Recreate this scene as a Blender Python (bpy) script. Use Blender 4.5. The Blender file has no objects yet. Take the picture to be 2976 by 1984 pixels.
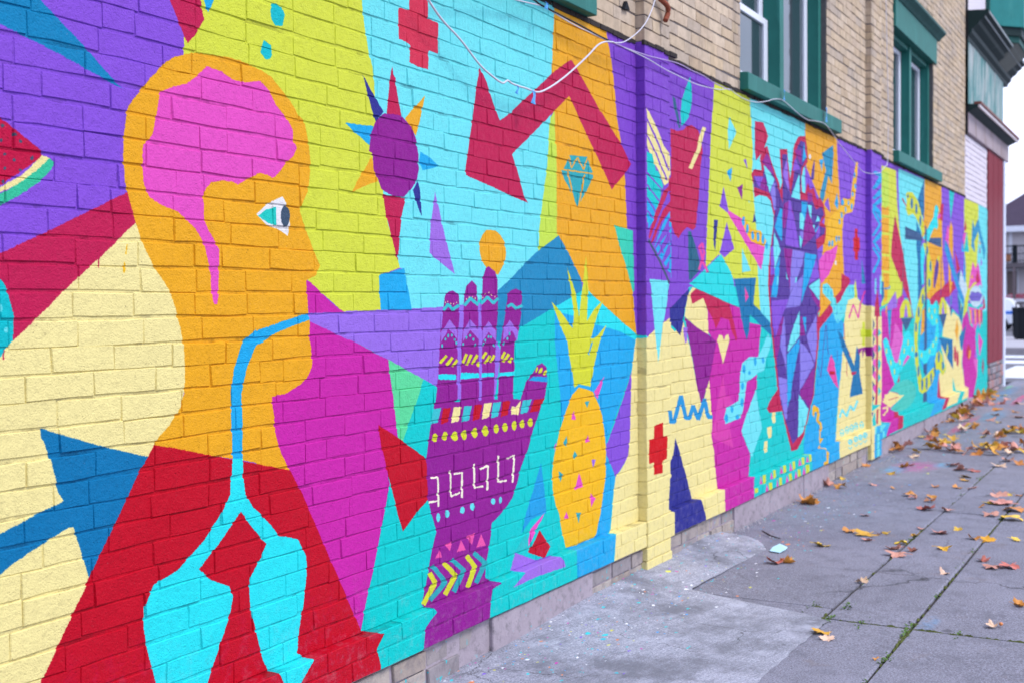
import bpy, bmesh, math, random
import numpy as np
from mathutils import Matrix, Vector
random.seed(7); rng = np.random.default_rng(7)
scene = bpy.context.scene
C = scene.collection
# ------------------------------------------------------------------ camera
CAM = Vector((0.0, -2.43, 1.40))
M = Matrix(((0.49272911, -0.03071689, 0.86964044), (-0.87012985, -0.00637255, 0.49278132), (-0.00959488, -0.99950781, -0.02986762)))          # rows: world X, Y, Z in (right, down, forward)
cd = bpy.data.cameras.new('camera'); cam = bpy.data.objects.new('camera', cd); C.objects.link(cam)
cam.matrix_world = Matrix([[M[i][0], -M[i][1], -M[i][2], CAM[i]] for i in range(3)] + [[0, 0, 0, 1]])
cd.sensor_width = 36; cd.lens = 3454 * 36 / 2976; cd.clip_start = .05; cd.clip_end = 6000
cd.dof.use_dof = True; cd.dof.focus_distance = 3.7; cd.dof.aperture_fstop = 4.2
scene.camera = cam
# ------------------------------------------------------------------ light
SUN_EL, SUN_AZ = math.radians(50), math.radians(-84)   # direction towards the sun: street side, a little up the street
sdir = Vector((math.cos(SUN_EL) * math.cos(SUN_AZ), math.cos(SUN_EL) * math.sin(SUN_AZ), math.sin(SUN_EL)))
sl = bpy.data.lights.new('sun', 'SUN'); so = bpy.data.objects.new('sun', sl); C.objects.link(so)
sl.energy = 1.15; sl.angle = math.radians(16); sl.color = (1.0, .965, .92)
so.rotation_euler = (-sdir).to_track_quat('-Z', 'Y').to_euler()
w = bpy.data.worlds.new('World'); scene.world = w; w.use_nodes = True
nt = w.node_tree; nt.nodes.clear()
def N(t, k, **kw):
    n = t.nodes.new(k)
    for a, b in kw.items(): setattr(n, a, b)
    return n
sky = N(nt, 'ShaderNodeTexSky', sky_type='NISHITA', sun_disc=False)
sky.sun_elevation = SUN_EL; sky.sun_rotation = math.pi / 2 - SUN_AZ
tc = N(nt, 'ShaderNodeTexCoord'); nz = N(nt, 'ShaderNodeTexNoise'); nz.inputs['Scale'].default_value = 3.2; nz.inputs['Detail'].default_value = 6
mp = N(nt, 'ShaderNodeMapping'); mp.inputs['Scale'].default_value = (1, 1, 2.5)
cr = N(nt, 'ShaderNodeValToRGB'); cr.color_ramp.elements[0].position = .36; cr.color_ramp.elements[0].color = (.60, .60, .60, 1); cr.color_ramp.elements[1].position = .6; cr.color_ramp.elements[1].color = (.95, .95, .95, 1)
mx = N(nt, 'ShaderNodeMix', data_type='RGBA'); mx.inputs['B'].default_value = (7.5, 8.1, 10.8, 1)
bg = N(nt, 'ShaderNodeBackground'); bg.inputs['Strength'].default_value = .1
wo = N(nt, 'ShaderNodeOutputWorld')
L = nt.links.new
L(tc.outputs['Generated'], mp.inputs[0]); L(mp.outputs[0], nz.inputs['Vector']); L(nz.outputs['Fac'], cr.inputs[0]); L(cr.outputs[0], mx.inputs['Factor'])
L(sky.outputs[0], mx.inputs['A']); L(mx.outputs['Result'], bg.inputs['Color']); L(bg.outputs[0], wo.inputs[0])
vs = scene.view_settings; vs.view_transform = 'Standard'; vs.look = 'None'; vs.gamma = 1; vs.use_curve_mapping = False
vs.exposure = 1.0
scene.render.engine = 'CYCLES'
try: scene.cycles.use_denoising = True
except Exception: pass
# ------------------------------------------------------------------ helpers
def obj(name, me, parent=None, mat=None, **props):
    o = bpy.data.objects.new(name, me); C.objects.link(o)
    if parent: o.parent = parent
    if mat and me and not me.materials: me.materials.append(mat)
    for k, v in props.items(): o[k] = v
    return o
def thing(name, label, cat, loc=(0, 0, 0), group=None):
    o = bpy.data.objects.new(name, None); C.objects.link(o); o.location = loc; o.empty_display_size = .1
    o['label'] = label; o['category'] = cat
    if group: o['group'] = group
    return o
class MB:
    def __init__(s): s.v = []; s.f = []
    def add(s, vs_, fs):
        b = len(s.v); s.v += [tuple(p) for p in vs_]; s.f += [tuple(b + i for i in f) for f in fs]; return s
    def box(s, x0, x1, y0, y1, z0, z1):
        return s.add([(x0,y0,z0),(x1,y0,z0),(x1,y1,z0),(x0,y1,z0),(x0,y0,z1),(x1,y0,z1),(x1,y1,z1),(x0,y1,z1)],
            [(3,2,1,0),(4,5,6,7),(0,1,5,4),(1,2,6,5),(2,3,7,6),(3,0,4,7)])
    def prism(s, prof, x0, x1):      # (y,z) outline, counter-clockwise seen from -x, extruded along x
        n = len(prof)
        vs_ = [(x0, y, z) for y, z in prof] + [(x1, y, z) for y, z in prof]
        return s.add(vs_, [tuple(range(n))[::-1], tuple(range(n, 2*n))] + [(i, (i+1) % n, n+(i+1) % n, n+i) for i in range(n)])
    def vprism(s, poly, z0, z1, poly2=None):
        n = len(poly); p2 = poly2 or poly
        vs_ = [(x, y, z0) for x, y in poly] + [(x, y, z1) for x, y in p2]
        return s.add(vs_, [tuple(range(n))[::-1], tuple(range(n, 2*n))] + [(i, (i+1) % n, n+(i+1) % n, n+i) for i in range(n)])
    def tube(s, pts, r, n=8, cap=True):
        pts = [Vector(p) for p in pts]; rings = []
        for i, p in enumerate(pts):
            d = (pts[min(i+1, len(pts)-1)] - pts[max(i-1, 0)]).normalized()
            u = d.cross(Vector((0, 0, 1)))
            if u.length < 1e-3: u = d.cross(Vector((0, 1, 0)))
            u.normalize(); v = d.cross(u)
            rr = r[i] if isinstance(r, (list, tuple)) else r
            rings.append([p + (u*math.cos(2*math.pi*k/n) + v*math.sin(2*math.pi*k/n))*rr for k in range(n)])
        vs_ = [q for rg in rings for q in rg]
        fs = [(i*n+k, i*n+(k+1) % n, (i+1)*n+(k+1) % n, (i+1)*n+k) for i in range(len(pts)-1) for k in range(n)]
        if cap: fs += [tuple(range(n))[::-1], tuple(range((len(pts)-1)*n, len(pts)*n))]
        return s.add(vs_, fs)
    def build(s, name, mat, parent=None, smooth=False, bevel=0, **props):
        me = bpy.data.meshes.new(name); me.from_pydata(s.v, [], s.f)
        bm = bmesh.new(); bm.from_mesh(me); bmesh.ops.recalc_face_normals(bm, faces=bm.faces)
        if bevel: bmesh.ops.bevel(bm, geom=list(bm.edges), offset=bevel, segments=1, affect='EDGES', clamp_overlap=True)
        bm.to_mesh(me); bm.free(); me.update()
        if smooth: me.polygons.foreach_set('use_smooth', [True]*len(me.polygons))
        return obj(name, me, parent, mat, **props)
def smooth_path(pts, k=4):
    P = [Vector(p) for p in pts]; out = []
    for i in range(len(P)-1):
        a, b, c, d = P[max(i-1, 0)], P[i], P[i+1], P[min(i+2, len(P)-1)]
        for j in range(k):
            t = j/k
            out.append(.5*((2*b)+(c-a)*t+(2*a-5*b+4*c-d)*t*t+(3*b-a-3*c+d)*t**3))
    out.append(P[-1]); return out
# ------------------------------------------------------------------ materials
class Mat:
    def __init__(s, name):
        s.m = bpy.data.materials.new(name); s.m.use_nodes = True; s.t = s.m.node_tree
        s.b = s.t.nodes['Principled BSDF']; s.pos = None
    def n(s, k, **kw): return N(s.t, k, **kw)
    def l(s, a, b): s.t.links.new(a, b)
    def P(s, obj_space=False):
        if obj_space: return s.n('ShaderNodeTexCoord').outputs['Object']
        if s.pos is None: s.pos = s.n('ShaderNodeNewGeometry').outputs['Position']
        return s.pos
    def scaled(s, v, sc):
        q = s.n('ShaderNodeVectorMath', operation='MULTIPLY'); s.l(v, q.inputs[0]); q.inputs[1].default_value = sc; return q.outputs[0]
    def noise(s, scale, detail=4, rough=.55, vec=None, col=False):
        q = s.n('ShaderNodeTexNoise'); q.inputs['Scale'].default_value = scale; q.inputs['Detail'].default_value = detail; q.inputs['Roughness'].default_value = rough
        s.l(vec or s.P(), q.inputs['Vector']); return q.outputs['Color' if col else 'Fac']
    def vor(s, scale, vec=None, feature='F1', out='Distance', rnd=1):
        q = s.n('ShaderNodeTexVoronoi', feature=feature); q.inputs['Scale'].default_value = scale; q.inputs['Randomness'].default_value = rnd
        s.l(vec or s.P(), q.inputs['Vector']); return q.outputs[out]
    def ramp(s, f, stops, const=False):
        q = s.n('ShaderNodeValToRGB'); r = q.color_ramp
        if const: r.interpolation = 'CONSTANT'
        while len(r.elements) < len(stops): r.elements.new(.5)
        for e, (p, c) in zip(r.elements, stops):
            e.position = p; e.color = (c, c, c, 1) if isinstance(c, (int, float)) else (*c[:3], 1)
        s.l(f, q.inputs[0]); return q.outputs[0]
    def mix(s, f, a, b, mode='MIX'):
        q = s.n('ShaderNodeMix', data_type='RGBA', blend_type=mode)
        for nm, v in (('Factor', f), ('A', a), ('B', b)):
            i = q.inputs[nm]
            if hasattr(v, 'is_output'): s.l(v, i)
            elif nm == 'Factor': i.default_value = v
            else: i.default_value = (*v[:3], 1) if not isinstance(v, (int, float)) else (v, v, v, 1)
        return q.outputs['Result']
    def math(s, op, a, b=0., clamp=False):
        q = s.n('ShaderNodeMath', operation=op, use_clamp=clamp)
        for i, v in enumerate((a, b)):
            if hasattr(v, 'is_output'): s.l(v, q.inputs[i])
            else: q.inputs[i].default_value = v
        return q.outputs[0]
    def bump(s, h, strength=.3, dist=.002, prev=None):
        q = s.n('ShaderNodeBump'); q.inputs['Strength'].default_value = strength; q.inputs['Distance'].default_value = dist
        s.l(h, q.inputs['Height'])
        if prev: s.l(prev, q.inputs['Normal'])
        s.l(q.outputs[0], s.b.inputs['Normal']); return q.outputs[0]
    def set(s, col=None, rough=.6, spec=.5, metal=0.):
        if col is not None:
            if hasattr(col, 'is_output'): s.l(col, s.b.inputs['Base Color'])
            else: s.b.inputs['Base Color'].default_value = (*col[:3], 1)
        if hasattr(rough, 'is_output'): s.l(rough, s.b.inputs['Roughness'])
        else: s.b.inputs['Roughness'].default_value = rough
        s.b.inputs['Specular IOR Level'].default_value = spec; s.b.inputs['Metallic'].default_value = metal
        return s.m
def lin(h):
    return tuple((lambda c: c/12.92 if c <= .04045 else ((c+.055)/1.055)**2.4)(int(h[i:i+2], 16)/255) for i in (1, 3, 5))
def simple(name, col, rough=.6, spec=.5, metal=0., var=.12, scale=6., bump=0.):
    m = Mat(name); f = m.noise(scale, 5, .6)
    c = m.mix(f, tuple(x*(1-var) for x in col), tuple(min(1, x*(1+var)) for x in col))
    if bump: m.bump(m.noise(140, 5, .6), bump, .002)
    return m.set(c, rough, spec, metal)
# --- the mural: a palette of wall paints and outlines in millimetres along and up the wall, filled in order
PAL = {'pu': '#8a58e2', 'pv': '#8550d8', 'te': '#1488c4', 'cr': '#c4285c', 'ck': '#c4204e', 'rd': '#c40a34', 'cm': '#f5eaa8', 'og': '#f0b030', 'pk': '#e858cc', 'ye': '#d8e450', 'lc': '#74e9fb', 'tq': '#30e6f7', 'tc': '#10d0d6', 'mg': '#cc30b2', 'dp': '#94289c', 'sb': '#26b0f4', 'nv': '#34389a', 'go': '#f7c22c', 'vi': '#9b74ee', 'mt': '#62e0a6', 'sl': '#455a76', 'wh': '#eceefb', 'dv': '#5a40a4', 're': '#d40c28', 'lm': '#c8e85a', 'tt': '#42d8c0', 'la': '#a274ea', 'lv': '#8d84ee', 'ey': '#28d0cc', 'mn': '#3cc8a4', 'tb': '#12c2d4', 'lq': '#6ae4f4', 'cs': '#d83a5c', 'st': '#1a7ab8', 't2': '#2890c8', 't3': '#30c8d0', 'b2': '#28a4ea', 'm2': '#dc48b8', 'm3': '#e06ad2', 't4': '#2ce0ea', 'b3': '#2a9ce4', 'nt': '#2e6a8e', 'mk': '#e84eb0', 't5': '#2f98c8', 'ym': '#d6e64a', 'yd': '#d8e040', 'td': '#40c8d8', 'wc': '#f6f6e4', 'p2': '#ee5cb4', 'ns': '#3c6094', 'ds': '#4ccfc8', 'wb': '#c8e2fa', 'lp': '#7466d2', 'b4': '#2f9cd4', 'mr': '#a03060', 'dm': '#34aec0'}
MURAL = """pu 1621,2289 2782,2623 2744,1016 1590,1131
tc 3215,1469 4293,1478 7769,1510 7603,-647 4174,-556 2652,250
tc 7769,1510 23070,1260 22750,-2342 7610,25
ye 2517,2395 2453,2155 2447,2077 2882,1522 2977,1486 3160,1382 3369,1388 3359,1509 3484,1538 3471,1574 3417,1687 3391,1791 3351,2038 3347,2141 3342,2211 3313,2280 3296,2354 3282,2417 3270,2582
lc 3270,2582 3282,2417 3296,2354 3313,2280 3342,2211 3347,2141 3351,2038 3391,1791 3417,1687 3471,1574 3484,1538 3511,1537 3556,1386 3905,1407 4183,1446 4293,1509 4524,1625 4536,1719 4579,1891 4611,1988 4652,2220 4665,2417 4684,2572 4691,2683 4696,2936
lm 4646,2219 4688,2261 4706,2078 4710,1998 4708,1718 4722,1709 4524,1627 4536,1719 4579,1891 4611,1988
og 4696,2936 5247,3073 5241,2698 5277,2637 5331,2447 5354,2318 5397,2206 5447,2013 5472,1798 5532,1461 5572,1256 5611,1233 5157,1410 5016,1466 4947,1513 4715,1711 4705,1728 4707,1997 4701,2078 4688,2258 4666,2412 4691,2683
pv 5241,2704 5606,2703 5620,2702 6047,2748 6755,2746 6725,2614 6686,2417 6664,2181 6625,2006 6585,1732 6602,1619 6337,1514 6203,1416 5830,1305 5697,1268 5611,1233 5572,1259 5534,1461 5552,1472 5537,1771 5469,1782 5447,2013 5397,2206 5354,2318 5331,2447 5277,2637
ye 6755,2753 7401,2741 7411,2645 7463,2373 7440,2233 7514,1923 7560,1571 7610,1332 7441,1376 7205,1483 6807,1695 6584,1609 6604,1796 6655,2180 6686,2417 6725,2614
lc 7401,2741 8668,2748 8665,2369 8677,1972 8543,1255 7814,1194 7767,1305 7766,1268 7605,1332 7560,1571 7514,1923 7440,2233 7463,2373 7411,2645
og 8666,2737 9582,2729 9619,2464 9696,2249 9755,2076 9774,1827 9823,1603 9712,1502 9366,1388 9077,1295 9073,789 8997,1121 9206,2044 9189,2116 8696,2399
pu 9590,2757 11195,2803 11194,2009 10950,1360 10671,1328 10255,1443 9882,1492 9811,1634 9777,1943 9674,2245
ye 10961,2648 11820,2666 11862,2368 11933,2212 12121,1873 12151,1529 12092,1451 11862,1427 10959,1335 11193,1585
pu 11820,2677 11933,2688 11990,2072 11933,2212 11862,2368
lc 11924,2693 13261,2702 13229,2367 13094,2099 13062,1536 12896,1606 12897,1414 12703,1224 12545,1352 12390,1600 12421,1531 11990,2072
og 13261,2742 14261,2741 14303,2366 14346,1876 14460,1630 14183,1544 13729,1461 13548,1420 13406,1447 13266,1545 13266,1713 13474,1984 13094,2099 13229,2302
pu 14269,2749 15902,2771 15858,2382 15815,1995 15629,1760 15446,1643 15311,1562 15519,1207 15049,1279 14899,1215 14792,1325 14584,1412 14460,1609 14346,1946
ye 15864,2695 17081,2706 17032,2365 16930,1867 16667,1659 16359,1570 16210,1411 16113,1277 15776,1188 15869,1334 16009,1845 15861,2073
lc 17081,2706 17941,2696 18032,1573 17996,1235 17268,1259 17493,1410 17207,1660 16931,1785 17041,2448
cr 1731,1484 1846,1534 2043,1620 2240,1709 2266,1630 2284,1585 1918,1359 1874,1327 1753,1248
cm 2266,1630 2284,1585 2325,1516 2383,1451 2421,1346 2445,1309 2442,1209 2415,1129 2369,1081 2313,1033 2293,1004 2102,715 1952,485 1934,427 1575,560 1594,1264 1782,1271 1874,1327 1918,1359 2052,1466 2198,1575 2243,1614
st 1949,1112 1984,1101 2039,1082 2124,1053 2214,1026 2293,1004 2195,868 2088,718 2075,757 2062,798 2040,857 2020,855 1919,819 1860,796 1827,778 1740,754 1742,854 1829,874 1944,908 2015,925 1999,947 1979,1020 1967,1057 1959,1079 1951,1088
rd 2313,1033 2408,1012 2531,980 2719,934 2719,934 2873,895 2934,811 2970,747 3145,447 3226,306 3300,281 3256,241 3283,170 3066,57 1878,418 1933,490 2088,718 2195,868 2242,942 2293,1004
vi 2974,1384 3369,1389 3766,1398 4036,1414 4209,1423 4170,1256 4196,1211 4139,1011 4020,1020 3866,1044 3711,1104 3407,1217 3211,1286 3170,1295 2982,1356
mg 2963,1485 2982,1484 3041,1449 3097,1413 3160,1384 2977,1383
mg 2879,1362 2982,1356 3170,1295 3211,1286 3290,1257 3407,1217 3416,1161 3434,1087 3449,1009 3461,934 3347,993 3371,901 3408,778 3387,727 3373,684 3362,655 3311,516 3252,375 3226,306 3145,447 2970,747 2934,811 2873,895 2720,973
sb 3359,1509 3511,1539 3537,1459 3557,1388 3369,1389 3361,1450
mt 3407,1217 3628,1135 3577,1053 3491,922 3463,934 3449,1009 3434,1087 3416,1165
tc 3628,1135 3715,1103 3741,942 3643,841 3491,923 3577,1053
tc 3414,777 3374,684 3362,655 3311,516 3252,375 3226,304 3300,281 3256,241 3283,169 3551,171 3729,341 3735,628 3655,688 3589,662 3484,600 3452,672 3433,728
rd 3344,995 3464,936 3643,841 3679,786 3651,689 3589,662 3484,600 3452,672 3427,741 3395,822 3359,922
og 2452,2107 2410,2092 2370,2064 2326,2022 2290,1984 2249,1937 2240,1917 2229,1858 2225,1790 2229,1765 2230,1731 2242,1700 2266,1630 2284,1585 2325,1516 2383,1451 2421,1346 2428,1310 2431,1270 2434,1209 2429,1167 2411,1126 2369,1081 2333,1055 2313,1033 2408,1012 2531,980 2666,950 2719,936 2719,934 2873,895 2838,947 2821,982 2809,1020 2803,1075 2796,1099 2796,1130 2827,1133 2863,1137 2937,1160 2970,1186 2987,1213 2991,1233 2987,1272 2980,1293 2976,1293 2982,1355 2975,1386 2970,1445 2966,1485 3015,1503 3029,1522 3039,1536 3022,1560 2980,1628 2939,1703 2955,1734 2978,1766 2986,1795 2994,1837 2996,1860 2987,1928 2967,1991 2940,2005 2910,2038 2869,2067 2839,2088 2815,2104 2771,2116 2747,2119 2747,2122 2666,2132 2630,2132 2485,2119
pk 2542,2090 2509,2063 2462,2029 2412,2012 2360,1989 2347,1928 2330,1873 2316,1854 2294,1840 2290,1811 2294,1771 2294,1742 2305,1720 2316,1703 2356,1685 2420,1669 2453,1647 2482,1627 2515,1588 2527,1549 2543,1496 2546,1428 2553,1413 2564,1412 2573,1453 2576,1569 2563,1590 2533,1626 2520,1650 2517,1718 2527,1740 2550,1761 2603,1772 2635,1770 2660,1765 2681,1774 2739,1800 2739,1802 2759,1807 2793,1803 2813,1797 2828,1805 2853,1824 2880,1852 2911,1872 2930,1902 2912,1927 2913,1954 2883,1990 2833,2024 2809,2057 2789,2070 2765,2084 2746,2080 2693,2068 2642,2069 2602,2085 2562,2088
sb 2977,1382 2979,1362 2878,1339 2801,1318 2757,1297 2727,1289 2721,1283 2687,1227 2672,1186 2661,1151 2662,1083 2661,952 2618,957 2617,1010 2614,1084 2619,1125 2615,1154 2631,1227 2665,1296 2674,1305 2728,1338 2728,1333 2905,1370
tq 2618,961 2612,921 2606,858 2571,810 2495,741 2396,679 2355,668 2305,657 2287,627 2267,597 2266,546 2283,459 2305,385 2310,284 2419,258 2502,329 2530,384 2572,459 2602,516 2611,559 2597,588 2522,623 2475,663 2551,718 2651,800 2704,736 2714,728 2759,684 2737,651 2712,626 2681,590 2681,531 2688,486 2702,441 2707,426 2720,383 2734,336 2748,312 2760,292 2777,258 2782,145 2843,126 2858,235 2925,292 2894,316 2908,384 2931,462 2949,555 2946,612 2925,644 2907,673 2858,688 2817,700 2783,736 2730,785 2701,808 2671,849 2663,899 2661,956
wh 2737,1682 2776,1708 2801,1723 2857,1745 2874,1725 2892,1658 2882,1624 2834,1642 2784,1652 2756,1670
ey 2746,1678 2781,1697 2826,1710 2828,1653 2790,1659
sl 2892,1685 2888,1668 2880,1656 2869,1651 2858,1655 2850,1666 2848,1683 2851,1699 2859,1712 2870,1717 2881,1713 2889,1702
te 1748,2130 1967,2179 1976,2155 2108,2066 2184,2005 2234,1979 2169,1994 2037,2032 1951,2053 1860,2074 1747,2091
cr 2379,2302 2402,2248 2433,2195 2457,2154 2467,2140 2499,2172 2519,2203 2532,2219 2528,2235 2519,2273 2503,2330
sb 2511,2314 2548,2243 2603,2335
ck 1742,1918 1855,1856 1972,1785 1969,1772 1912,1735 1851,1694 1736,1652
cm 1972,1777 1993,1772 1955,1739 1896,1699 1763,1639 1764,1664 1851,1691 1912,1725
mn 1993,1772 2009,1763 1994,1743 1964,1715 1932,1693 1854,1648 1762,1609 1763,1639 1850,1675 1896,1699 1955,1739
sl 1866,1837 1865,1834 1864,1833 1862,1832 1859,1832 1858,1833 1857,1836 1858,1838 1860,1840 1862,1841 1864,1840 1866,1839
sl 1897,1819 1897,1817 1895,1816 1893,1815 1890,1815 1889,1816 1888,1818 1889,1821 1890,1822 1893,1823 1895,1823 1897,1821
sl 1861,1801 1860,1799 1859,1797 1857,1796 1855,1796 1853,1798 1853,1800 1853,1802 1855,1804 1857,1805 1859,1804 1861,1803
sl 1914,1804 1913,1802 1912,1801 1909,1800 1906,1800 1904,1801 1904,1803 1905,1805 1906,1807 1909,1808 1912,1807 1914,1806
sl 1870,1770 1869,1768 1867,1767 1865,1766 1862,1766 1861,1767 1860,1769 1861,1771 1863,1773 1865,1774 1868,1773 1869,1772
sl 1947,1768 1946,1765 1944,1763 1942,1762 1939,1763 1938,1764 1937,1767 1938,1769 1940,1771 1942,1772 1945,1772 1946,1770
sl 1896,1758 1896,1756 1894,1755 1892,1754 1889,1754 1888,1756 1887,1757 1888,1759 1890,1761 1892,1762 1894,1761 1896,1760
sl 1869,1736 1868,1734 1866,1732 1864,1732 1862,1732 1860,1733 1860,1735 1860,1737 1862,1738 1864,1739 1866,1739 1868,1738
sl 1912,1737 1911,1736 1910,1734 1907,1734 1905,1734 1903,1735 1902,1736 1903,1738 1905,1739 1907,1740 1910,1740 1912,1739
sl 1863,1705 1863,1702 1861,1701 1859,1700 1857,1700 1855,1702 1855,1704 1856,1706 1857,1708 1859,1708 1861,1708 1863,1707
tb 1759,1497 1845,1474 1862,1458 1866,1443 1876,1407 1881,1383 1877,1327 1873,1327 1858,1311 1843,1292 1754,1281
lq 1867,1354 1866,1350 1863,1348 1859,1347 1856,1348 1853,1350 1852,1354 1853,1358 1856,1360 1860,1361 1864,1360 1866,1357
lq 1850,1407 1849,1402 1847,1399 1844,1398 1842,1399 1840,1402 1839,1407 1840,1411 1842,1415 1845,1416 1847,1415 1849,1411
cr 1855,1312 1852,1292 1854,1288 1849,1285 1847,1294
cr 2138,1539 2143,1539 2142,1509 2137,1506
go 2231,1571 2235,1571 2230,1545 2227,1545
go 2223,1528 2228,1513 2228,1502 2220,1495 2219,1513
nv 3283,2187 3328,2140 3398,2077 3351,2036 3327,2079
cr 3453,2245 3460,2215 3472,2206 3484,2147 3504,2080 3416,2072 3431,2150 3442,2209
og 3659,2173 3619,2068 3594,2018 3526,2072
sb 3177,2011 3338,2021 3315,1951 3239,1983
og 3323,1915 3279,1863 3235,1819 3210,1784 3284,1812 3359,1834
sb 3624,1964 3689,1949 3748,1923 3637,1898 3613,1930
nv 3608,1856 3621,1816 3628,1728 3599,1767 3571,1820
dp 3397,2071 3416,2074 3502,2080 3570,2046 3597,2003 3610,1953 3612,1895 3608,1886 3597,1854 3558,1819 3516,1792 3443,1790 3378,1809 3353,1852 3335,1869 3327,1927 3311,1932 3319,1981 3335,2013 3351,2038
cr 3389,1791 3527,1788 3501,1722 3486,1652 3477,1590 3471,1563 3433,1653 3408,1717
la 3719,1826 3786,1662 3853,1523 3710,1581 3674,1600 3691,1722
og 4092,1703 4161,1704 4205,1687 4238,1660 4246,1616 4234,1575 4180,1525 4089,1550 4052,1579 4036,1617 4037,1652 4058,1683
tb 2825,2328 2845,2333 2870,2326 2880,2305 2871,2270 2838,2263 2819,2279 2814,2306
tb 2785,2210 2817,2200 2820,2171 2811,2159 2789,2153 2767,2171
cs 3567,2578 3688,2607 3685,2459 3754,2455 3752,2342 3689,2341 3681,2271 3624,2270 3561,2277 3569,2340 3542,2345 3495,2349 3497,2459 3565,2462
cr 4053,2342 4104,2290 4154,2215 4205,2152 4307,2199 4307,2206 4692,2431 4788,2480 4859,2512 4919,2478 5149,2332 5397,2195 5522,2105 5474,2069 5291,1960 5193,2043 5098,2120 4834,2344 4688,2258 4495,2139 4303,2026 4321,2001 4344,1963 4403,1864 4436,1836 4374,1843 4300,1854 4300,1854 4182,1873 3940,1907 3936,1925 3967,2041 3993,2137 4028,2270
dm 4779,2018 4824,2077 5015,2090 5067,2035 5078,2002 5012,1935 4908,1852 4843,1917 4778,1965 4752,2002
og 4733,2003 5098,2014 5100,2021 4735,2009
og 4806,2002 4845,1925 4859,1927 4820,2005
og 4844,1927 4877,1858 4891,1860 4858,1930
og 4978,2005 4947,1924 4961,1924 4992,2005
og 4948,1927 4914,1857 4928,1857 4962,1927
og 4773,2010 4831,2074 4819,2075 4761,2011
og 4817,2073 4844,2020 4857,2022 4829,2076
og 4854,2020 4925,2076 4913,2078 4843,2022
og 4910,2075 4968,2024 4981,2027 4923,2079
og 4979,2025 5034,2088 5021,2089 4966,2026
og 5019,2087 5067,2029 5080,2032 5032,2090
t2 4720,1711 4816,1635 4947,1513 4952,1468 4683,1392 4364,1307 4198,1255 4152,1257 4178,1463 4293,1516 4485,1619
tc 4683,1394 4354,1307 4325,1252 4286,1117 3809,245 4011,175 4188,174 4472,173 4787,175 4790,298 4759,305 4717,381 4687,479 4638,664 4737,877 4718,1020 4691,1240 4675,1241
sb 4678,1385 4675,1241 4718,1020 4737,872 4773,465 4787,175 4969,168 5181,166 5209,293 5238,297 5272,451 5305,558 5206,672 5201,735 5376,923 5512,1072 5562,1214 5583,1228 5060,1325
tq 5016,1467 5256,1370 5613,1234 5582,1216 5382,1267 5060,1315 4854,1351 4677,1375 4683,1395 4856,1438
pu 5523,1077 5506,885 5482,723 5459,637 5357,584 5305,559 5249,629 5204,677 5201,733 5220,741 5323,846 5457,999
tt 5313,1789 5539,1773 5545,1637 5552,1472 5534,1460 5466,1570 5389,1670
b2 4535,720 4565,602 4584,495 4444,489 4347,440 4366,460 4396,524 4466,616
t3 4394,436 4412,363 4299,380
pk 4563,498 4532,470 4502,453 4412,375 4413,405 4438,448
rd 4512,430 4561,384 4614,341 4559,298 4410,352
la 4304,370 4475,306 4618,299 4659,274 4669,243 4405,253 4198,249 4307,289 4252,307
cm 5569,1223 5611,1236 5697,1269 5906,1328 6103,1249 6217,1307 6299,1191 6316,1178 6433,937 6519,812 6633,963 6664,820 6681,696 6662,621 6707,532 6734,399 6770,288 6768,276 6785,133 6460,155 5958,157 5958,131 5894,143 5893,38 5571,32 5573,160 5188,167 5209,290 5244,296 5264,389 5305,558 5371,588 5457,637 5482,723 5511,1050 5540,1159
cm 5450,0 5990,0 5990,240 5450,240
mg 6618,1447 7183,1375 7224,1291 7621,1256 7573,1080 7502,799 7215,593 7386,436 7341,294 7324,283 7322,153 6780,147 6768,276 6770,288 6734,399 6707,532 6662,621 6681,696 6664,820 6633,963 6724,1113 6688,1197 6579,1257
cm 6371,1496 6303,1459 6268,1386 6243,1331 6437,1266 6624,1219 6616,1352 6545,1435 6361,1399 6423,1487
dp 6243,1329 6437,1266 6624,1221 6763,1177 6705,1082 6644,969 6510,813 6433,937 6332,1159 6283,1245
cr 6423,1487 6337,1459 6361,1399 6536,1433 6599,1377 6690,1319 6749,1250 6841,1317 6978,1302 7037,1227 7118,1166 7139,1184 7078,1280 6999,1396 6691,1448
nv 6320,1489 6073,1393 5914,1335 6103,1267 6175,1225 6217,1295 6251,1367 6289,1428
la 6214,1271 6287,1270 6279,1192 6249,1180
lc 5637,1530 5905,1523 5861,1387 5815,1302 5784,1207 5745,1098 5718,1209 5700,1276 5670,1416
cm 6772,1182 6811,1215 6868,1208 6891,1178 6921,1207 6973,1215 6996,1175 6966,1144 6876,1037 6791,1163
m2 6875,972 6923,840 6962,828 6972,850 7092,761 6990,648 7059,510 6699,607 6681,645 6796,849
st 7082,1553 7516,1567 7457,1395 7610,1350 7610,1344 7822,1267 7855,1177 7622,1248 7394,1330 7368,1228 7324,1165 7258,1238 7188,1367 7187,1375
mk 7292,1507 7370,1443 7303,1407
tc 7615,1246 7862,1171 7902,1028 7984,855 8082,659 8286,354 8615,372 8614,299 8665,291 8680,167 8176,157 7692,156 7322,153 7324,283 7351,296 7396,409 7614,579 7514,821 7528,943 7568,1082
lc 7517,852 7526,796 7630,577 7510,484 7414,406 7311,517 7209,601 7362,733
lc 7767,1196 7841,1155 7806,1094 7725,1035 7684,959 7528,947 7526,940 7326,902 7282,815 7238,722 7195,684 6911,671 6888,711 6931,767 7155,797 7181,870 7188,945 7231,1025 7371,1060 7550,1053 7555,1059 7659,1119
sb 7520,1026 7516,1011 7506,1000 7493,997 7479,1002 7470,1013 7466,1028 7470,1043 7480,1053 7493,1057 7507,1052 7517,1041
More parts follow.
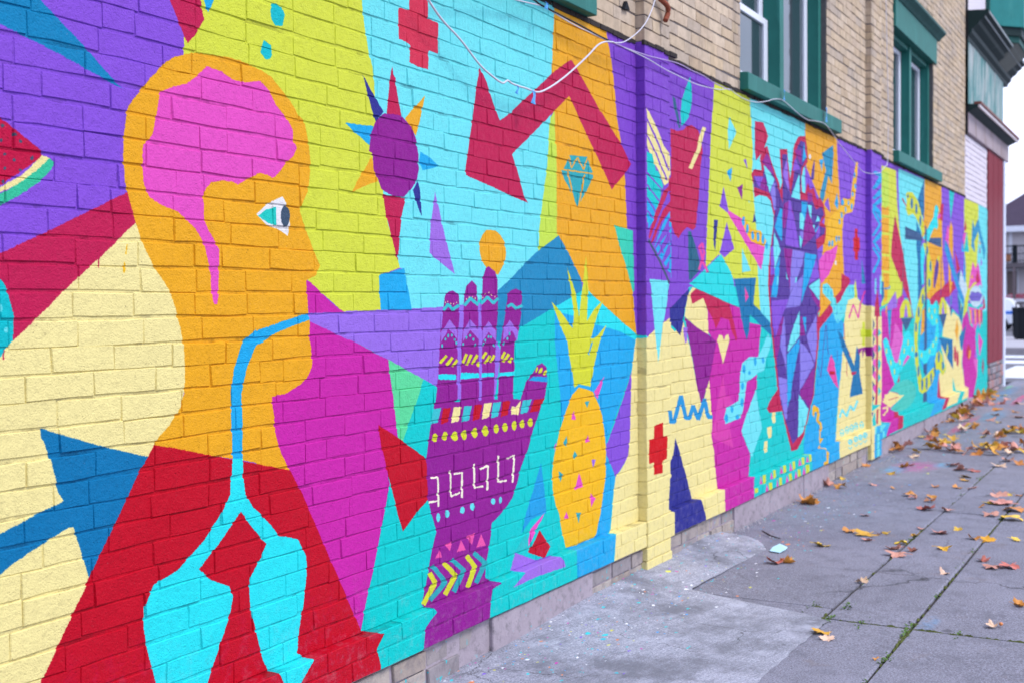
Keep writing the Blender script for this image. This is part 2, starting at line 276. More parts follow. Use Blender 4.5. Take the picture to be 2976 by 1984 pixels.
sb 7688,1025 7684,1015 7674,1007 7660,1005 7646,1008 7636,1017 7632,1028 7636,1038 7646,1046 7660,1048 7674,1045 7685,1036
sb 7297,987 7293,974 7282,964 7267,961 7252,966 7241,976 7237,990 7241,1004 7252,1013 7267,1016 7282,1012 7293,1001
sb 7397,958 7393,951 7383,946 7370,945 7357,948 7348,953 7344,960 7348,967 7357,972 7370,973 7384,970 7393,965
sb 7270,881 7266,870 7255,862 7240,859 7225,863 7214,873 7210,885 7215,897 7226,905 7240,907 7255,903 7266,894
sb 7256,779 7251,765 7240,756 7224,754 7208,759 7197,770 7192,784 7197,797 7208,806 7224,809 7240,804 7252,793
sb 7064,749 7060,739 7049,732 7035,730 7021,734 7011,743 7007,754 7011,764 7021,771 7036,773 7050,769 7060,760
sb 6962,704 6958,691 6946,682 6930,680 6915,685 6903,696 6899,710 6904,722 6915,731 6931,733 6947,728 6958,718
sb 7170,693 7166,684 7154,679 7137,678 7120,682 7108,689 7104,699 7109,707 7121,712 7137,713 7154,710 7166,702
t4 6324,1514 6584,1606 6846,1698 7041,1582 7101,1482 7187,1375 6710,1448 6440,1490
re 5689,777 5807,783 5806,710 5866,707 5856,585 5797,584 5796,518 5678,523 5679,587 5612,587 5617,711 5681,711
b3 5874,838 5890,773 6065,758 6048,824
b3 5905,767 6091,748 6092,769 5906,788
b3 6105,750 6214,892 6157,901 6050,761
b3 6151,897 6233,760 6292,760 6208,898
b3 6247,755 6325,748 6326,770 6248,777
b3 6339,751 6404,822 6345,833 6281,762
b3 6337,826 6426,736 6485,739 6395,830
b3 6477,732 6590,846 6529,857 6417,744
b3 6521,852 6582,737 6647,736 6585,852
b3 6599,730 6686,723 6686,746 6599,753
nv 6099,671 6190,541 6288,394 6346,298 6374,293 6434,209 6460,155 5958,155 5960,283 5879,313 5894,473 6061,574
cr 6048,2351 6151,2348 6233,2362 6283,2389 6367,2408 6461,2396 6522,2347 6542,2275 6502,2166 6483,2040 6446,1913 6428,1837 6376,1818 6291,1830 6225,1803 6159,1762 6095,1789 6049,1841 5907,1883 5778,1790 5668,1712 5622,1743 5706,1865 5841,1998 6052,2088 6061,2164
pv 5909,2002 5795,1893 5819,1891 6054,2012
pv 5799,1897 5633,1727 5657,1725 5824,1895
pv 5911,1893 5796,1826 5815,1822 6050,1899
pv 5799,1829 5663,1701 5684,1698 5821,1826
nt 6075,2530 6122,2520 6161,2448 6197,2372 6171,2365 6105,2464
tc 6354,2681 6375,2605 6369,2525 6320,2445 6220,2381 6193,2446 6219,2528 6286,2610
cm 6541,2420 6479,2348 6540,2348 6602,2421
cm 6485,2356 6444,2274 6506,2277 6547,2359
cm 6454,2286 6365,2207 6421,2204 6511,2283
cm 6376,2217 6314,2163 6369,2159 6432,2213
cm 5615,2397 5742,2314 5844,2225 6045,2151 6045,2099 5841,2021 5761,2093 5682,2135 5612,2210
pv 5602,2338 5761,2223 5783,2230 5622,2344
pv 5757,2227 5893,2102 5916,2108 5779,2232
pv 5602,2258 5718,2180 5737,2185 5620,2264
pv 5715,2183 5811,2095 5831,2100 5734,2188
pv 5809,2098 5871,2049 5891,2054 5828,2103
tc 5612,2177 5682,2168 5724,2090 5761,2088 5826,2020 5750,1907 5677,1841 5606,1814
sb 5608,1941 5736,1906 5691,1830 5619,1782
pv 5600,2066 5806,1992 5821,1998 5615,2072
pv 5599,2006 5760,1932 5776,1938 5615,2011
pv 5597,1940 5714,1873 5732,1878 5614,1945
pv 5597,1873 5686,1837 5702,1843 5612,1879
sb 5915,1892 6056,1842 6047,1543 5895,1572 5776,1643 5701,1697 5808,1814
pv 5711,1683 6053,1870 5914,1864 5693,1685
pv 5739,1639 6060,1818 5921,1812 5721,1641
pv 5798,1601 6062,1747 5923,1743 5779,1603
pv 5842,1567 6061,1653 5922,1650 5823,1570
pv 5737,1732 5813,1664 5832,1667 5756,1735
sl 5612,1726 5766,1616 5790,1621 5635,1731
sl 5761,1620 5899,1507 5924,1512 5785,1624
nt 6342,1808 6426,1726 6512,1604 6338,1533 6312,1538 6304,1807
mk 6493,1593 6579,1695 6541,1697 6456,1596
mk 6579,1692 6550,1753 6511,1750 6540,1689
mk 6523,1755 6463,1730 6491,1722 6551,1747
mk 6461,1728 6522,1638 6560,1642 6499,1733
mk 6518,1641 6605,1578 6641,1585 6554,1648
lc 7009,2540 7138,2460 6991,2337 6978,2453
sb 7049,2236 7049,2204 7024,2145 6959,2202 6979,2211
dp 7259,2151 7243,2050 7150,2119
pu 6893,2106 6986,1976 6976,1951 6826,1982
nv 6725,1898 6795,1899 6743,1712 6719,1750
pu 6955,1895 7090,1738 6904,1679 6817,1705 6896,1810
pk 6986,1970 7127,1948 7242,1932 7424,1799 7708,1775 7625,1618 7379,1742 7126,1874 6972,1949
go 7253,1963 7349,1914 7425,1876 7616,1875 7732,1812 7696,1775 7424,1796 7305,1856 7231,1914
sb 7297,1921 7293,1906 7282,1894 7267,1889 7252,1892 7241,1903 7237,1918 7242,1933 7253,1945 7267,1950 7282,1946 7293,1936
sb 7368,1875 7364,1859 7353,1847 7339,1843 7325,1846 7315,1857 7311,1872 7315,1888 7326,1900 7340,1905 7354,1901 7364,1891
sb 7480,1838 7476,1823 7465,1812 7450,1807 7436,1811 7426,1821 7422,1835 7426,1850 7437,1861 7451,1866 7465,1863 7476,1853
sb 7590,1835 7586,1818 7574,1806 7558,1801 7542,1805 7531,1816 7527,1832 7531,1848 7543,1860 7559,1865 7575,1862 7586,1850
sb 7690,1823 7685,1807 7674,1795 7659,1790 7644,1794 7633,1805 7629,1821 7633,1837 7644,1849 7660,1854 7675,1850 7686,1839
sb 7772,1785 7768,1772 7757,1762 7743,1758 7729,1761 7719,1770 7715,1783 7719,1796 7729,1806 7744,1810 7758,1807 7768,1798
lc 7240,1750 7411,1610 7238,1595
nv 7481,1988 7525,1931 7454,1919
pu 7271,2304 7319,2315 7355,2252
lc 7375,2057 7402,2055 7389,2038
pk 9616,1871 9538,1760 9331,1619 9114,1545 9044,1661 9044,1722 9241,1798 9388,1813
t5 9468,2643 9480,2582 9428,2333 9317,2388 9207,2212 9082,2123 9074,2226 9245,2424 9138,2545
sb 9064,2486 9177,2503 9132,2402
dv 8938,2480 8903,2318 8810,2317 8878,2426
wh 8795,2506 8831,2490 8800,2455 8762,2483
pu 9198,2157 9320,2218 9380,2105
sb 9584,2279 9628,2194 9598,2143 9508,2181
dv 9502,2037 9511,1954 9370,1986
go 10213,2585 10289,2587 10256,2472 10201,2312 10168,2232 10083,2154 9856,2125 9795,2098 9765,2001 9695,1889 9539,1848 9388,1818 9241,1922 9315,2050 9696,2174 9776,2249 9938,2250 10031,2263 10095,2406 10170,2516
sb 10202,2473 10197,2460 10185,2450 10169,2445 10153,2447 10142,2455 10137,2468 10142,2481 10153,2491 10169,2496 10186,2494 10197,2486
sb 10223,2381 10218,2368 10206,2358 10190,2354 10174,2356 10163,2364 10158,2376 10163,2388 10174,2398 10191,2403 10207,2401 10218,2393
sb 10139,2308 10134,2297 10122,2288 10105,2284 10088,2286 10076,2293 10071,2303 10076,2314 10088,2323 10105,2327 10122,2326 10134,2319
sb 9804,2216 9798,2201 9781,2190 9759,2185 9738,2187 9722,2196 9716,2209 9722,2223 9738,2235 9760,2240 9782,2238 9798,2229
sb 9983,2223 9980,2212 9971,2203 9958,2199 9946,2201 9937,2209 9934,2220 9937,2231 9946,2240 9958,2244 9971,2242 9980,2234
sb 10100,2202 10096,2187 10083,2176 10066,2172 10050,2174 10037,2184 10033,2197 10037,2211 10050,2222 10067,2227 10083,2224 10096,2215
sb 9890,2162 9886,2149 9875,2139 9860,2135 9845,2138 9833,2146 9829,2158 9834,2171 9845,2181 9860,2185 9875,2183 9886,2175
sb 9767,2109 9763,2095 9751,2084 9735,2080 9719,2082 9708,2092 9704,2105 9708,2119 9720,2130 9735,2134 9751,2132 9763,2122
sb 9693,2052 9690,2040 9680,2031 9666,2027 9652,2029 9642,2038 9639,2049 9642,2061 9652,2071 9666,2074 9680,2072 9690,2064
sb 9595,1909 9591,1896 9581,1885 9568,1881 9555,1884 9545,1894 9541,1907 9545,1920 9555,1931 9568,1935 9582,1932 9592,1923
sb 9679,1918 9675,1907 9665,1898 9651,1894 9638,1897 9628,1904 9624,1915 9628,1927 9638,1935 9652,1939 9665,1937 9675,1929
sb 9384,1861 9380,1849 9367,1839 9351,1835 9334,1838 9322,1846 9318,1859 9322,1871 9334,1881 9351,1885 9368,1882 9380,1874
sb 9476,1870 9472,1856 9460,1846 9444,1842 9428,1845 9416,1854 9412,1867 9417,1881 9428,1891 9444,1895 9460,1892 9472,1883
wh 9571,1717 9567,1706 9556,1699 9542,1695 9528,1698 9517,1705 9513,1715 9517,1726 9528,1733 9542,1737 9557,1734 9567,1727
cr 9713,1636 9976,1605 10024,1575 9853,1497 9712,1382 9575,1368 9527,1446 9712,1502 9723,1571
cr 9366,1388 9460,1349 9450,1324 9274,1271 9111,1219 8997,1167 9007,1289 9077,1295
sb 9450,1324 9811,1233 9790,1097 9689,801 9609,623 9570,518 9531,408 9540,294 9468,284 9467,164 8680,167 8665,291 8614,299 8615,372 8647,436 8916,726 9004,980 9058,1199 9111,1219
lq 9149,1540 9275,1551 9442,1505 9536,1378 9692,1417 9853,1502 9955,1544 10148,1546 10169,1442 9934,1417 9882,1342 9811,1288 9593,1231 9497,1277 9404,1400 9348,1417 9149,1474
sb 9235,1508 9233,1500 9228,1494 9221,1492 9213,1494 9208,1500 9206,1508 9208,1516 9213,1522 9221,1524 9228,1522 9233,1516
sb 9326,1494 9324,1486 9319,1480 9312,1478 9304,1480 9299,1486 9297,1494 9299,1502 9304,1508 9312,1510 9319,1508 9324,1502
sb 9419,1475 9417,1467 9412,1461 9404,1459 9397,1461 9391,1467 9389,1475 9391,1483 9397,1489 9404,1492 9412,1490 9417,1484
sb 10013,1498 10011,1490 10005,1483 9996,1481 9988,1483 9982,1490 9980,1498 9982,1507 9988,1513 9996,1516 10005,1513 10011,1507
sb 10118,1509 10116,1501 10110,1494 10101,1492 10093,1494 10087,1500 10085,1509 10087,1518 10093,1524 10102,1527 10110,1525 10116,1518
sb 9592,1310 9589,1304 9583,1299 9574,1297 9566,1299 9559,1304 9557,1311 9559,1318 9566,1323 9574,1324 9583,1322 9589,1317
sb 9515,1355 9513,1348 9506,1344 9498,1342 9489,1344 9483,1349 9481,1356 9483,1362 9489,1367 9498,1369 9507,1367 9513,1362
sb 9729,1349 9727,1342 9720,1337 9711,1335 9703,1337 9696,1342 9694,1349 9696,1356 9703,1361 9712,1363 9720,1361 9727,1356
sb 9630,1256 9628,1249 9622,1244 9613,1242 9604,1244 9598,1249 9595,1256 9598,1263 9604,1268 9613,1270 9622,1268 9628,1263
ye 10198,1596 10241,1505 10284,1427 10165,1437 10144,1541
t5 10418,1776 10553,1566 10418,1557
re 10172,2020 10271,2025 10271,1939 10171,1935
re 10120,1945 10346,1955 10345,1837 10120,1829
re 10171,1841 10286,1846 10286,1762 10171,1759
cm 9934,1417 10187,1442 10295,1427 10451,1384 10746,1353 10692,1328 10585,449 10914,481 10958,315 11352,283 11142,183 10908,187 10886,13 10597,8 10556,156 9483,169 9467,285 9532,298 9630,649 9683,822 9609,623 9689,801 9790,1097 9811,1233 9872,1348
mk 9995,1266 10150,1383 10101,1387 9948,1271
mk 10095,1383 10274,1262 10323,1266 10143,1387
mk 10319,1262 10412,1399 10359,1401 10267,1265
mk 10405,1393 10571,1497 10520,1501 10355,1397
ym 10439,1230 10534,1228 10533,1024 10438,1028
ym 10372,1167 10591,1163 10591,1095 10371,1101
st 9593,1182 9710,1150 9810,1091 9994,974 10146,873 10239,1037 10349,944 10337,807 10370,741 10455,614 9992,614 10098,788 10014,855 9769,1008 9690,1080
cr 10035,822 10227,818 10206,799 10056,795
dp 10272,1009 10633,1016 10621,878 10517,990 10449,918 10427,1001 10315,950
mk 9398,997 9495,930 9533,859 9629,710 9533,741 9271,877 9327,942
rd 9341,867 9510,858 9510,833 9341,843
dv 9228,1227 9136,998 9154,996 9246,1226
dv 9137,999 9078,830 9096,829 9155,998
dv 9242,1224 9300,1000 9318,1000 9260,1224
dv 8997,929 9081,844 9095,844 9010,930
dv 9583,1020 9583,940 9600,939 9601,1020
cr 9880,918 9890,799 9911,798 9901,917
cr 9790,1229 9820,1095 9841,1095 9810,1229
cr 9962,996 10006,951 10026,951 9982,996
go 8899,637 9023,601 9057,556 9018,512 9106,481 9129,427 9074,413 9074,366 9155,357 9003,300 9159,245 9131,158 9006,153 9002,192 9086,192 9077,240 9070,295 9035,370 9053,467 8949,514 8988,567 8924,586 8898,539 8847,569 8851,619
lc 9690,468 9777,529 9717,539 9630,478
lc 9710,532 9869,461 9923,465 9762,537
lc 9915,458 10049,538 9986,549 9853,469
lc 9978,541 10111,489 10165,495 10031,547
lc 10156,487 10297,563 10232,574 10092,498
lq 9804,337 9795,322 9770,313 9736,312 9702,320 9678,334 9669,350 9678,365 9702,374 9736,375 9770,367 9795,354
cm 9772,350 9767,346 9754,344 9736,345 9718,348 9705,352 9700,357 9705,361 9718,363 9736,363 9754,360 9767,355
cm 9760,325 9757,320 9748,317 9736,317 9724,319 9715,324 9712,330 9715,335 9724,338 9736,339 9748,336 9757,331
lq 9968,344 9959,329 9933,320 9898,319 9863,327 9838,341 9829,357 9838,372 9863,381 9898,382 9933,375 9959,361
cm 9935,357 9930,353 9917,351 9898,352 9880,355 9866,359 9861,364 9866,369 9880,371 9898,370 9917,367 9930,363
cm 9923,332 9919,327 9910,324 9898,323 9886,326 9877,331 9873,337 9877,342 9886,345 9898,346 9910,343 9919,338
lq 10126,345 10117,329 10090,320 10054,319 10018,327 9992,341 9983,358 9992,373 10019,382 10054,383 10090,376 10117,362
cm 10092,358 10087,354 10073,352 10054,352 10035,355 10021,360 10016,365 10021,369 10035,372 10054,371 10073,368 10087,363
cm 10080,332 10076,327 10067,324 10054,324 10041,326 10032,331 10029,337 10032,343 10042,346 10054,346 10067,344 10076,338
lq 10278,349 10268,333 10241,324 10204,323 10167,331 10140,345 10131,362 10141,378 10167,387 10204,388 10241,380 10268,366
cm 10243,363 10238,358 10223,356 10204,357 10184,360 10170,365 10165,370 10170,374 10185,376 10204,376 10224,373 10238,368
cm 10230,336 10226,331 10217,328 10204,327 10191,330 10181,335 10178,341 10181,347 10191,350 10204,350 10217,348 10226,343
lq 10490,340 10480,324 10452,315 10413,314 10375,322 10348,337 10338,354 10348,369 10375,379 10414,380 10452,372 10480,357
cm 10454,354 10449,350 10434,347 10413,348 10393,351 10379,356 10373,361 10379,366 10393,368 10414,367 10434,364 10449,359
cm 10440,327 10437,322 10427,318 10413,318 10400,321 10390,326 10386,332 10390,338 10400,341 10413,342 10427,339 10437,334
lq 9901,253 9891,242 9863,236 9826,237 9789,244 9762,256 9753,269 9763,280 9789,286 9826,285 9863,278 9891,266
cm 9832,264 9830,261 9823,259 9814,259 9805,261 9798,264 9796,268 9798,272 9805,273 9814,273 9823,271 9830,268
cm 9872,249 9869,246 9863,245 9855,245 9847,246 9841,249 9839,253 9841,255 9847,257 9855,257 9863,255 9869,252
lq 9750,225 9819,199 9841,201 9771,227
lq 9834,197 9903,214 9880,221 9811,204
lq 10092,257 10081,245 10053,239 10014,240 9976,247 9949,259 9939,272 9949,284 9976,290 10015,289 10053,282 10081,270
cm 10021,268 10018,265 10011,263 10002,263 9992,265 9985,268 9983,272 9985,275 9992,277 10002,277 10011,275 10018,272
cm 10061,252 10059,250 10053,248 10044,248 10036,250 10030,253 10027,256 10030,259 10036,260 10044,260 10053,259 10059,256
lq 9936,228 10007,201 10029,204 9958,230
lq 10023,200 10094,217 10070,223 9999,206
lq 10256,256 10245,244 10216,238 10176,239 10137,246 10108,258 10098,271 10109,283 10137,289 10176,289 10216,281 10245,269
cm 10183,267 10180,264 10173,262 10163,262 10153,264 10146,267 10144,271 10146,274 10153,276 10163,276 10173,274 10180,271
cm 10225,251 10222,249 10216,247 10207,247 10198,249 10192,252 10189,255 10192,258 10198,260 10207,259 10216,258 10222,255
lq 10096,226 10169,199 10192,202 10118,229
lq 10185,198 10258,215 10233,222 10160,205
lq 10424,257 10413,246 10383,239 10343,240 10302,247 10273,260 10262,273 10273,285 10302,291 10343,291 10383,283 10413,271
cm 10350,269 10347,265 10339,263 10329,264 10319,265 10312,269 10309,273 10312,276 10319,278 10329,278 10339,276 10347,273
cm 10392,253 10390,250 10383,248 10374,248 10365,250 10359,253 10356,257 10359,260 10365,261 10374,261 10383,259 10390,256
lq 10260,228 10335,200 10359,203 10283,230
lq 10352,199 10427,216 10401,223 10326,206
cm 7850,673 7926,669 7932,591 7870,590 7849,615
cm 7747,573 7845,574 7841,499 7773,497 7736,539
cm 7677,487 7746,484 7745,410 7678,408 7665,443
ym 7496,287 7559,283 7569,228 7508,226
pk 7457,287 7498,229 7434,232
ym 7721,291 7781,288 7791,234 7734,231
pk 7680,290 7723,235 7656,238
ym 7943,294 8014,291 8025,242 7957,240
pk 7901,294 7946,244 7875,246
ym 8170,295 8236,292 8247,233 8184,230
pk 8125,295 8172,234 8098,237
ym 8394,297 8465,294 8478,243 8410,240
pk 8348,297 8397,244 8319,246
ym 8591,294 8655,293 8668,244 8607,240
pk 8542,294 8594,244 8513,247
ym 7330,223 7395,219 7405,190 7342,189
pk 7293,224 7333,192 7271,195
ym 7619,220 7696,215 7706,168 7632,168
pk 7580,220 7622,172 7556,175
ym 7858,223 7924,220 7935,157 7871,156
pk 7816,223 7860,159 7791,163
ym 8084,222 8149,219 8161,164 8099,162
pk 8041,222 8087,166 8014,169
ym 8298,223 8370,219 8382,166 8313,164
pk 8252,223 8300,168 8224,171
ym 8501,231 8597,225 8609,168 8517,169
pk 8454,231 8504,173 8425,176
cr 7501,2577 7675,2591 7787,2520 7700,2425 7760,2448 7806,2404 7847,2358 7915,2307 8026,2221 8061,2178 8097,2232 8056,2380 8035,2453 8224,2476 8233,2423 8289,2274 8335,2364 8366,2498 8475,2584 8553,2607 8681,2620 8729,2538 8737,2439 8631,2384 8566,2298 8581,2210 8662,2203 8736,2286 8810,2237 8894,2262 8961,2203 8996,2178 9083,2203 9180,2154 9233,2072 9126,2016 9242,1994 9251,1927 9187,1853 8976,1798 9079,1615 9077,1348 9003,1321 9059,1260 9040,1119 8952,889 8882,676 8908,726 8648,472 8634,433 8455,348 8302,352 8183,508 8082,655 7788,668 7741,695 7789,741 7927,793 7977,814 7902,1028 7822,1280 7809,1357 7770,1530 7785,1653 7855,1841 7897,1947 7891,1984 7911,1983 7830,2085 7749,2108 7592,2108 7490,2085 7465,2170 7422,2229 7492,2267 7639,2273 7607,2350 7634,2383 7530,2325 7505,2372
dv 7752,2398 7914,2262 7969,2221 8110,2088 8112,2216 8099,2426 8216,2439 8244,2270 8303,2162 8411,2372 8458,2508 8553,2572 8665,2575 8696,2462 8567,2369 8533,2145 8876,2160 8961,2102 9135,2136 9188,2079 9064,2012 8959,1923 9081,1985 9224,1978 9205,1930 8959,1877 8993,1808 9061,1614 9042,1348 8993,1331 8952,982 8900,799 8840,679 8797,642 8583,461 8332,401 8097,653 8040,738 7985,897 7917,1111 7849,1279 7839,1357 7811,1509 7826,1650 7911,1968 7933,2026 7858,2112 7790,2140 7478,2151 7466,2221 7671,2236
lc 7679,2313 7805,2289 7921,2237 7810,2139
lc 8522,2332 8541,2145 8310,2148
lc 8631,2386 8666,2365 8653,2200 8589,2207 8574,2272 8599,2350
dp 7752,2398 7819,2372 7921,2258 7765,2293 7653,2331
pu 7478,2220 7678,2232 7582,2158
dp 7678,2232 7724,2224 7797,2140 7592,2157
sb 8648,2571 8704,2463 8596,2425
pu 8411,2433 8543,2365 8347,2337
dp 8397,2490 8568,2507 8575,2392 8473,2439
vi 8216,2413 8265,2181 8199,2223 8112,2292
lv 7893,2214 7941,2214 7954,2036 7912,2025 7831,2143
sb 8573,2136 8734,2137 8660,2006 8564,2001
lc 8734,2123 8850,2126 8833,2016 8791,2045
dp 8742,2078 8825,2016 8660,2006
dp 8727,2217 8860,2214 8876,2160 8743,2142
dp 8287,2122 8408,1992 8095,1974 8139,2091
sb 8053,2057 8096,2045 8095,1974 7967,1966
pu 8257,2125 8302,2124 8362,1989 8226,1981
sb 7995,1998 8095,2021 8096,1824 8022,1857 7922,1914
lc 7910,1879 7994,1826 8060,1763 7978,1687 7922,1623 7895,1760
dp 8110,2022 8230,2030 8167,1919 8109,1920
pu 8230,2030 8362,2038 8438,1933 8502,1797 8330,1801 8163,1808
lc 8533,2049 8599,2053 8657,2034 8611,1933 8524,1937
sb 8599,2053 8696,2059 8652,2016
dp 8701,2046 8775,2064 8892,1979 8946,1918 8823,1875 8594,1803 8627,1920
lc 8516,1891 8598,1856 8546,1792 8523,1827
lv 8539,1923 8627,1925 8595,1856 8528,1893
lc 9021,2065 9082,2022 8951,2010
sb 9090,2009 8959,1928 8917,1935
lc 8875,1979 8934,1986 8917,1949
pu 9064,1993 9081,1924 8976,1877 8959,1914
dp 8129,1781 8348,1780 8306,1653 8282,1492 8172,1684
lv 8345,1778 8645,1772 8593,1682 8404,1537 8281,1472 8298,1644
sb 8661,1766 8979,1761 8889,1666 8771,1564 8656,1481 8559,1393 8625,1606
pu 8975,1743 9061,1591 8758,1541 8855,1634
lc 8758,1522 9070,1586 9060,1415
dp 8771,1511 9060,1406 9059,1348 8887,1418
lv 8404,1537 8616,1606 8559,1427 8527,1376 8177,1365 8297,1472
lc 8427,1581 8469,1588 8435,1546 8401,1543
lc 8186,1620 8237,1561 8200,1569
pu 7851,1416 8236,1427 8162,1355 7839,1357
sb 8042,1725 8012,1553 7969,1439 7834,1443 7922,1623
lc 7980,1582 8013,1591 7998,1532 7963,1515
pu 7834,1774 7896,1793 7919,1598 7825,1592
dp 7825,1588 7928,1594 7865,1518 7811,1522
pu 7844,1412 8206,1411 8089,1305 7924,1161 7863,1279
dp 8089,1301 8132,1309 8088,1211 8044,1166 8029,1090 7944,1101 7924,1157
lv 8139,1315 8168,1188 8190,935 8101,1040 8044,1106 8073,1191
lc 8514,1344 8517,1164 8369,1104 8233,1063 8211,1071 8294,1168 8401,1262
sb 8587,1294 8684,1297 8683,1168
dp 8534,1302 8577,1299 8661,1162 8522,1161
lv 8963,1308 8991,1121 8935,951 8867,986 8767,1082 8694,1155
sb 8509,1142 8517,1090 8430,983 8336,856 8282,720 8212,725 8200,1041
lv 8533,1119 8653,1086 8800,1021 8904,938 8716,856 8514,765
dp 8904,920 8848,679 8521,703 8530,768
lv 7999,899 8198,870 8208,726 8047,737
dp 7910,1165 8044,1149 8015,1086 7958,1017 7930,1043
lv 8048,789 8204,779 8202,593 8158,590 8097,675
sb 8204,779 8308,772 8207,662
lc 8490,744 8633,673 8747,618 8648,500 8599,459 8472,429
dp 8554,755 8882,733 8797,651 8756,627
tc 10959,1316 12767,1223 13030,1045 14069,1260 14584,1384 15729,1181 17965,1262 18098,533 17801,74 16535,98 15828,120 11174,145 10945,314
mg 10959,1316 11862,1355 11876,1427 12151,1475 12210,1421 12034,1258 12121,1196 12122,1069 11977,904 11863,813 11640,947 11269,1046 11532,776 11751,612 11425,546 10958,535 10946,713 10921,1084
mg 10921,543 11425,549 11586,558 11920,512 11977,454 11559,393 11751,357 11920,314 11927,291 11927,183 11174,177 11346,281 10920,338
cr 11717,353 11897,339 11934,312 11941,289 11918,182 11677,179 11705,286 11728,317
m3 11778,1205 12122,1069 12157,1049 11977,844 11863,813 11750,830 11586,960 11695,1062
tq 11243,1035 11295,1062 11373,1071 11479,1034 11640,900 11778,817 11891,812 12005,903 12210,1079 12391,1117 12640,1036 12736,938 12752,816 12515,852 12151,775 12005,704 12034,782 11863,623 11751,623 11532,783 11399,869
pk 12361,874 12499,849 12122,768 12181,817
cr 11977,713 11977,628 11863,620
sb 12963,1195 14069,1260 14344,1087 14187,993 14345,903 13957,806 14130,631 14150,582 14055,337 14270,293 14045,182 13339,176 13590,289 13376,325 13410,436 13305,609 13099,730 12931,899 13047,1051
cr 14460,1583 14748,1630 15089,1641 15222,1583 15004,1508 14749,1454 14583,1455 14145,1343 13991,1413 13878,1406 13767,1362 13621,1363 13548,1420 13878,1495
tq 13406,1430 13512,1420 13621,1366 13767,1366 13934,1413 14030,1288 14128,1022 13919,807 13587,814 13374,743 13235,740 12964,833 12882,920 13200,881 13408,895 13843,989 13955,1137 13694,1134 13407,1241
cr 11764,2233 11976,2047 12150,1874 12421,1531 12671,1225 12608,1238 12545,1352 12121,1560 12121,1597 12034,1593 11586,1832 11641,2020
og 11199,2279 11506,2291 11519,1524 11452,1519 11426,1427 11269,1393 11308,1455 11282,1522 11244,1674 10959,1684
ye 10959,2163 11533,2189 11548,2213 11193,2202
ye 10959,2009 11533,2027 11547,2051 11193,2044
ye 10958,1816 11533,1825 11547,1848 11193,1847
ye 10958,1667 11533,1669 11547,1692 11192,1695
lm 11194,2607 11493,2612 11506,2325 11348,2269 11194,2287
b3 11519,1563 11559,1546 11546,1525 11295,1515 11295,1529 11505,1537
sb 10938,2344 10609,2246 10679,2235 11234,2352
sb 10605,2240 10913,2135 11225,2166 10691,2257
sb 10594,2219 10623,2175 10722,2184 10692,2229
sb 10616,2179 10875,2083 10966,2099 10704,2195
sb 10877,2103 10593,1983 10677,1975 10966,2096
sb 10919,2035 10617,1932 10696,1922 11223,2037
sb 10616,1927 10876,1837 10966,1852 10702,1942
sb 10593,1872 10865,1781 10953,1796 10677,1887
sb 10860,1800 10591,1661 10681,1653 10954,1793
sb 10685,2298 11198,2424 10896,2411 10607,2306
sb 10692,2386 11200,2550 10888,2530 10605,2390
sb 11191,2557 10694,2553 10637,2529 10911,2510
pu 11426,1364 11792,1501 11876,1349 11613,1328
la 11405,1366 11801,1501 11876,1351 11613,1333 11439,1335
la 10959,1316 11334,1347 11334,1318 11192,1308
og 11347,1358 11426,1366 11399,1260
b3 11431,1323 11627,1333 11586,1217 11551,1002 11505,1097 11465,1213
st 13234,2694 13246,2368 13201,2287 13059,2337 12877,2459 13058,2588
st 12813,2245 13127,2088 13061,1968 13061,1839 13136,1536 13079,1511 12897,1414 12896,1606 12879,1834 12814,1959
ns 12239,2151 12829,2125 13094,2099 13145,2043 12239,2023
ns 13581,2095 14257,2129 14266,2010 13474,2047
yd 12283,2483 12389,2504 12605,2514 12828,2468 12959,2414 13093,2320 13195,2248 13247,2146 13127,2085 13026,2186 12764,2274 12637,2301 12389,2264 12268,2336 12328,2401
st 12425,2464 12420,2453 12407,2444 12389,2440 12370,2441 12357,2448 12352,2458 12357,2469 12370,2477 12389,2482 12407,2480 12420,2474
st 12637,2404 12628,2375 12605,2353 12574,2344 12543,2349 12520,2368 12512,2395 12520,2424 12543,2446 12574,2456 12605,2451 12628,2432
st 12861,2363 12853,2333 12832,2311 12803,2302 12774,2307 12753,2327 12745,2355 12752,2384 12774,2406 12803,2416 12832,2410 12853,2391
st 13086,2254 13078,2225 13056,2202 13026,2193 12996,2199 12974,2219 12966,2248 12974,2277 12996,2299 13026,2309 13056,2303 13078,2283
cr 12062,2418 12149,2419 12328,2352 12343,2344 12253,2359
yd 13162,2018 13474,2050 13474,1951 13691,1857 13728,1723 13620,1540 13512,1514 13388,1480 13388,1612 13404,1849 13265,1943
st 13453,1950 13446,1923 13425,1903 13397,1895 13369,1901 13348,1920 13341,1946 13348,1973 13369,1993 13397,2001 13425,1995 13445,1976
st 13658,1789 13651,1758 13630,1735 13601,1727 13572,1734 13551,1756 13543,1786 13550,1816 13571,1839 13600,1848 13629,1840 13650,1819
st 13594,1606 13585,1582 13562,1565 13530,1558 13497,1564 13474,1581 13465,1604 13474,1628 13497,1645 13529,1652 13561,1646 13585,1629
og 13467,2030 14337,2016 14340,1545 13729,1541 13746,1791 13546,1906
og 13406,1447 13729,1617 14500,1641 14460,1583 13878,1495 13548,1420
yd 13988,1883 14142,1932 14104,1834
dv 13988,1883 14111,1827 14066,1729 13933,1603 13859,1547 13784,1560 13802,1656 13857,1780
dv 14261,1910 14224,1543 14259,1543 14296,1911
dv 14225,1546 14185,1447 14220,1446 14260,1546
sl 12172,1936 12108,1528 12134,1528 12199,1937
sl 12109,1530 12035,1414 12061,1413 12135,1529
dv 14502,1628 14504,1411 14541,1411 14539,1628
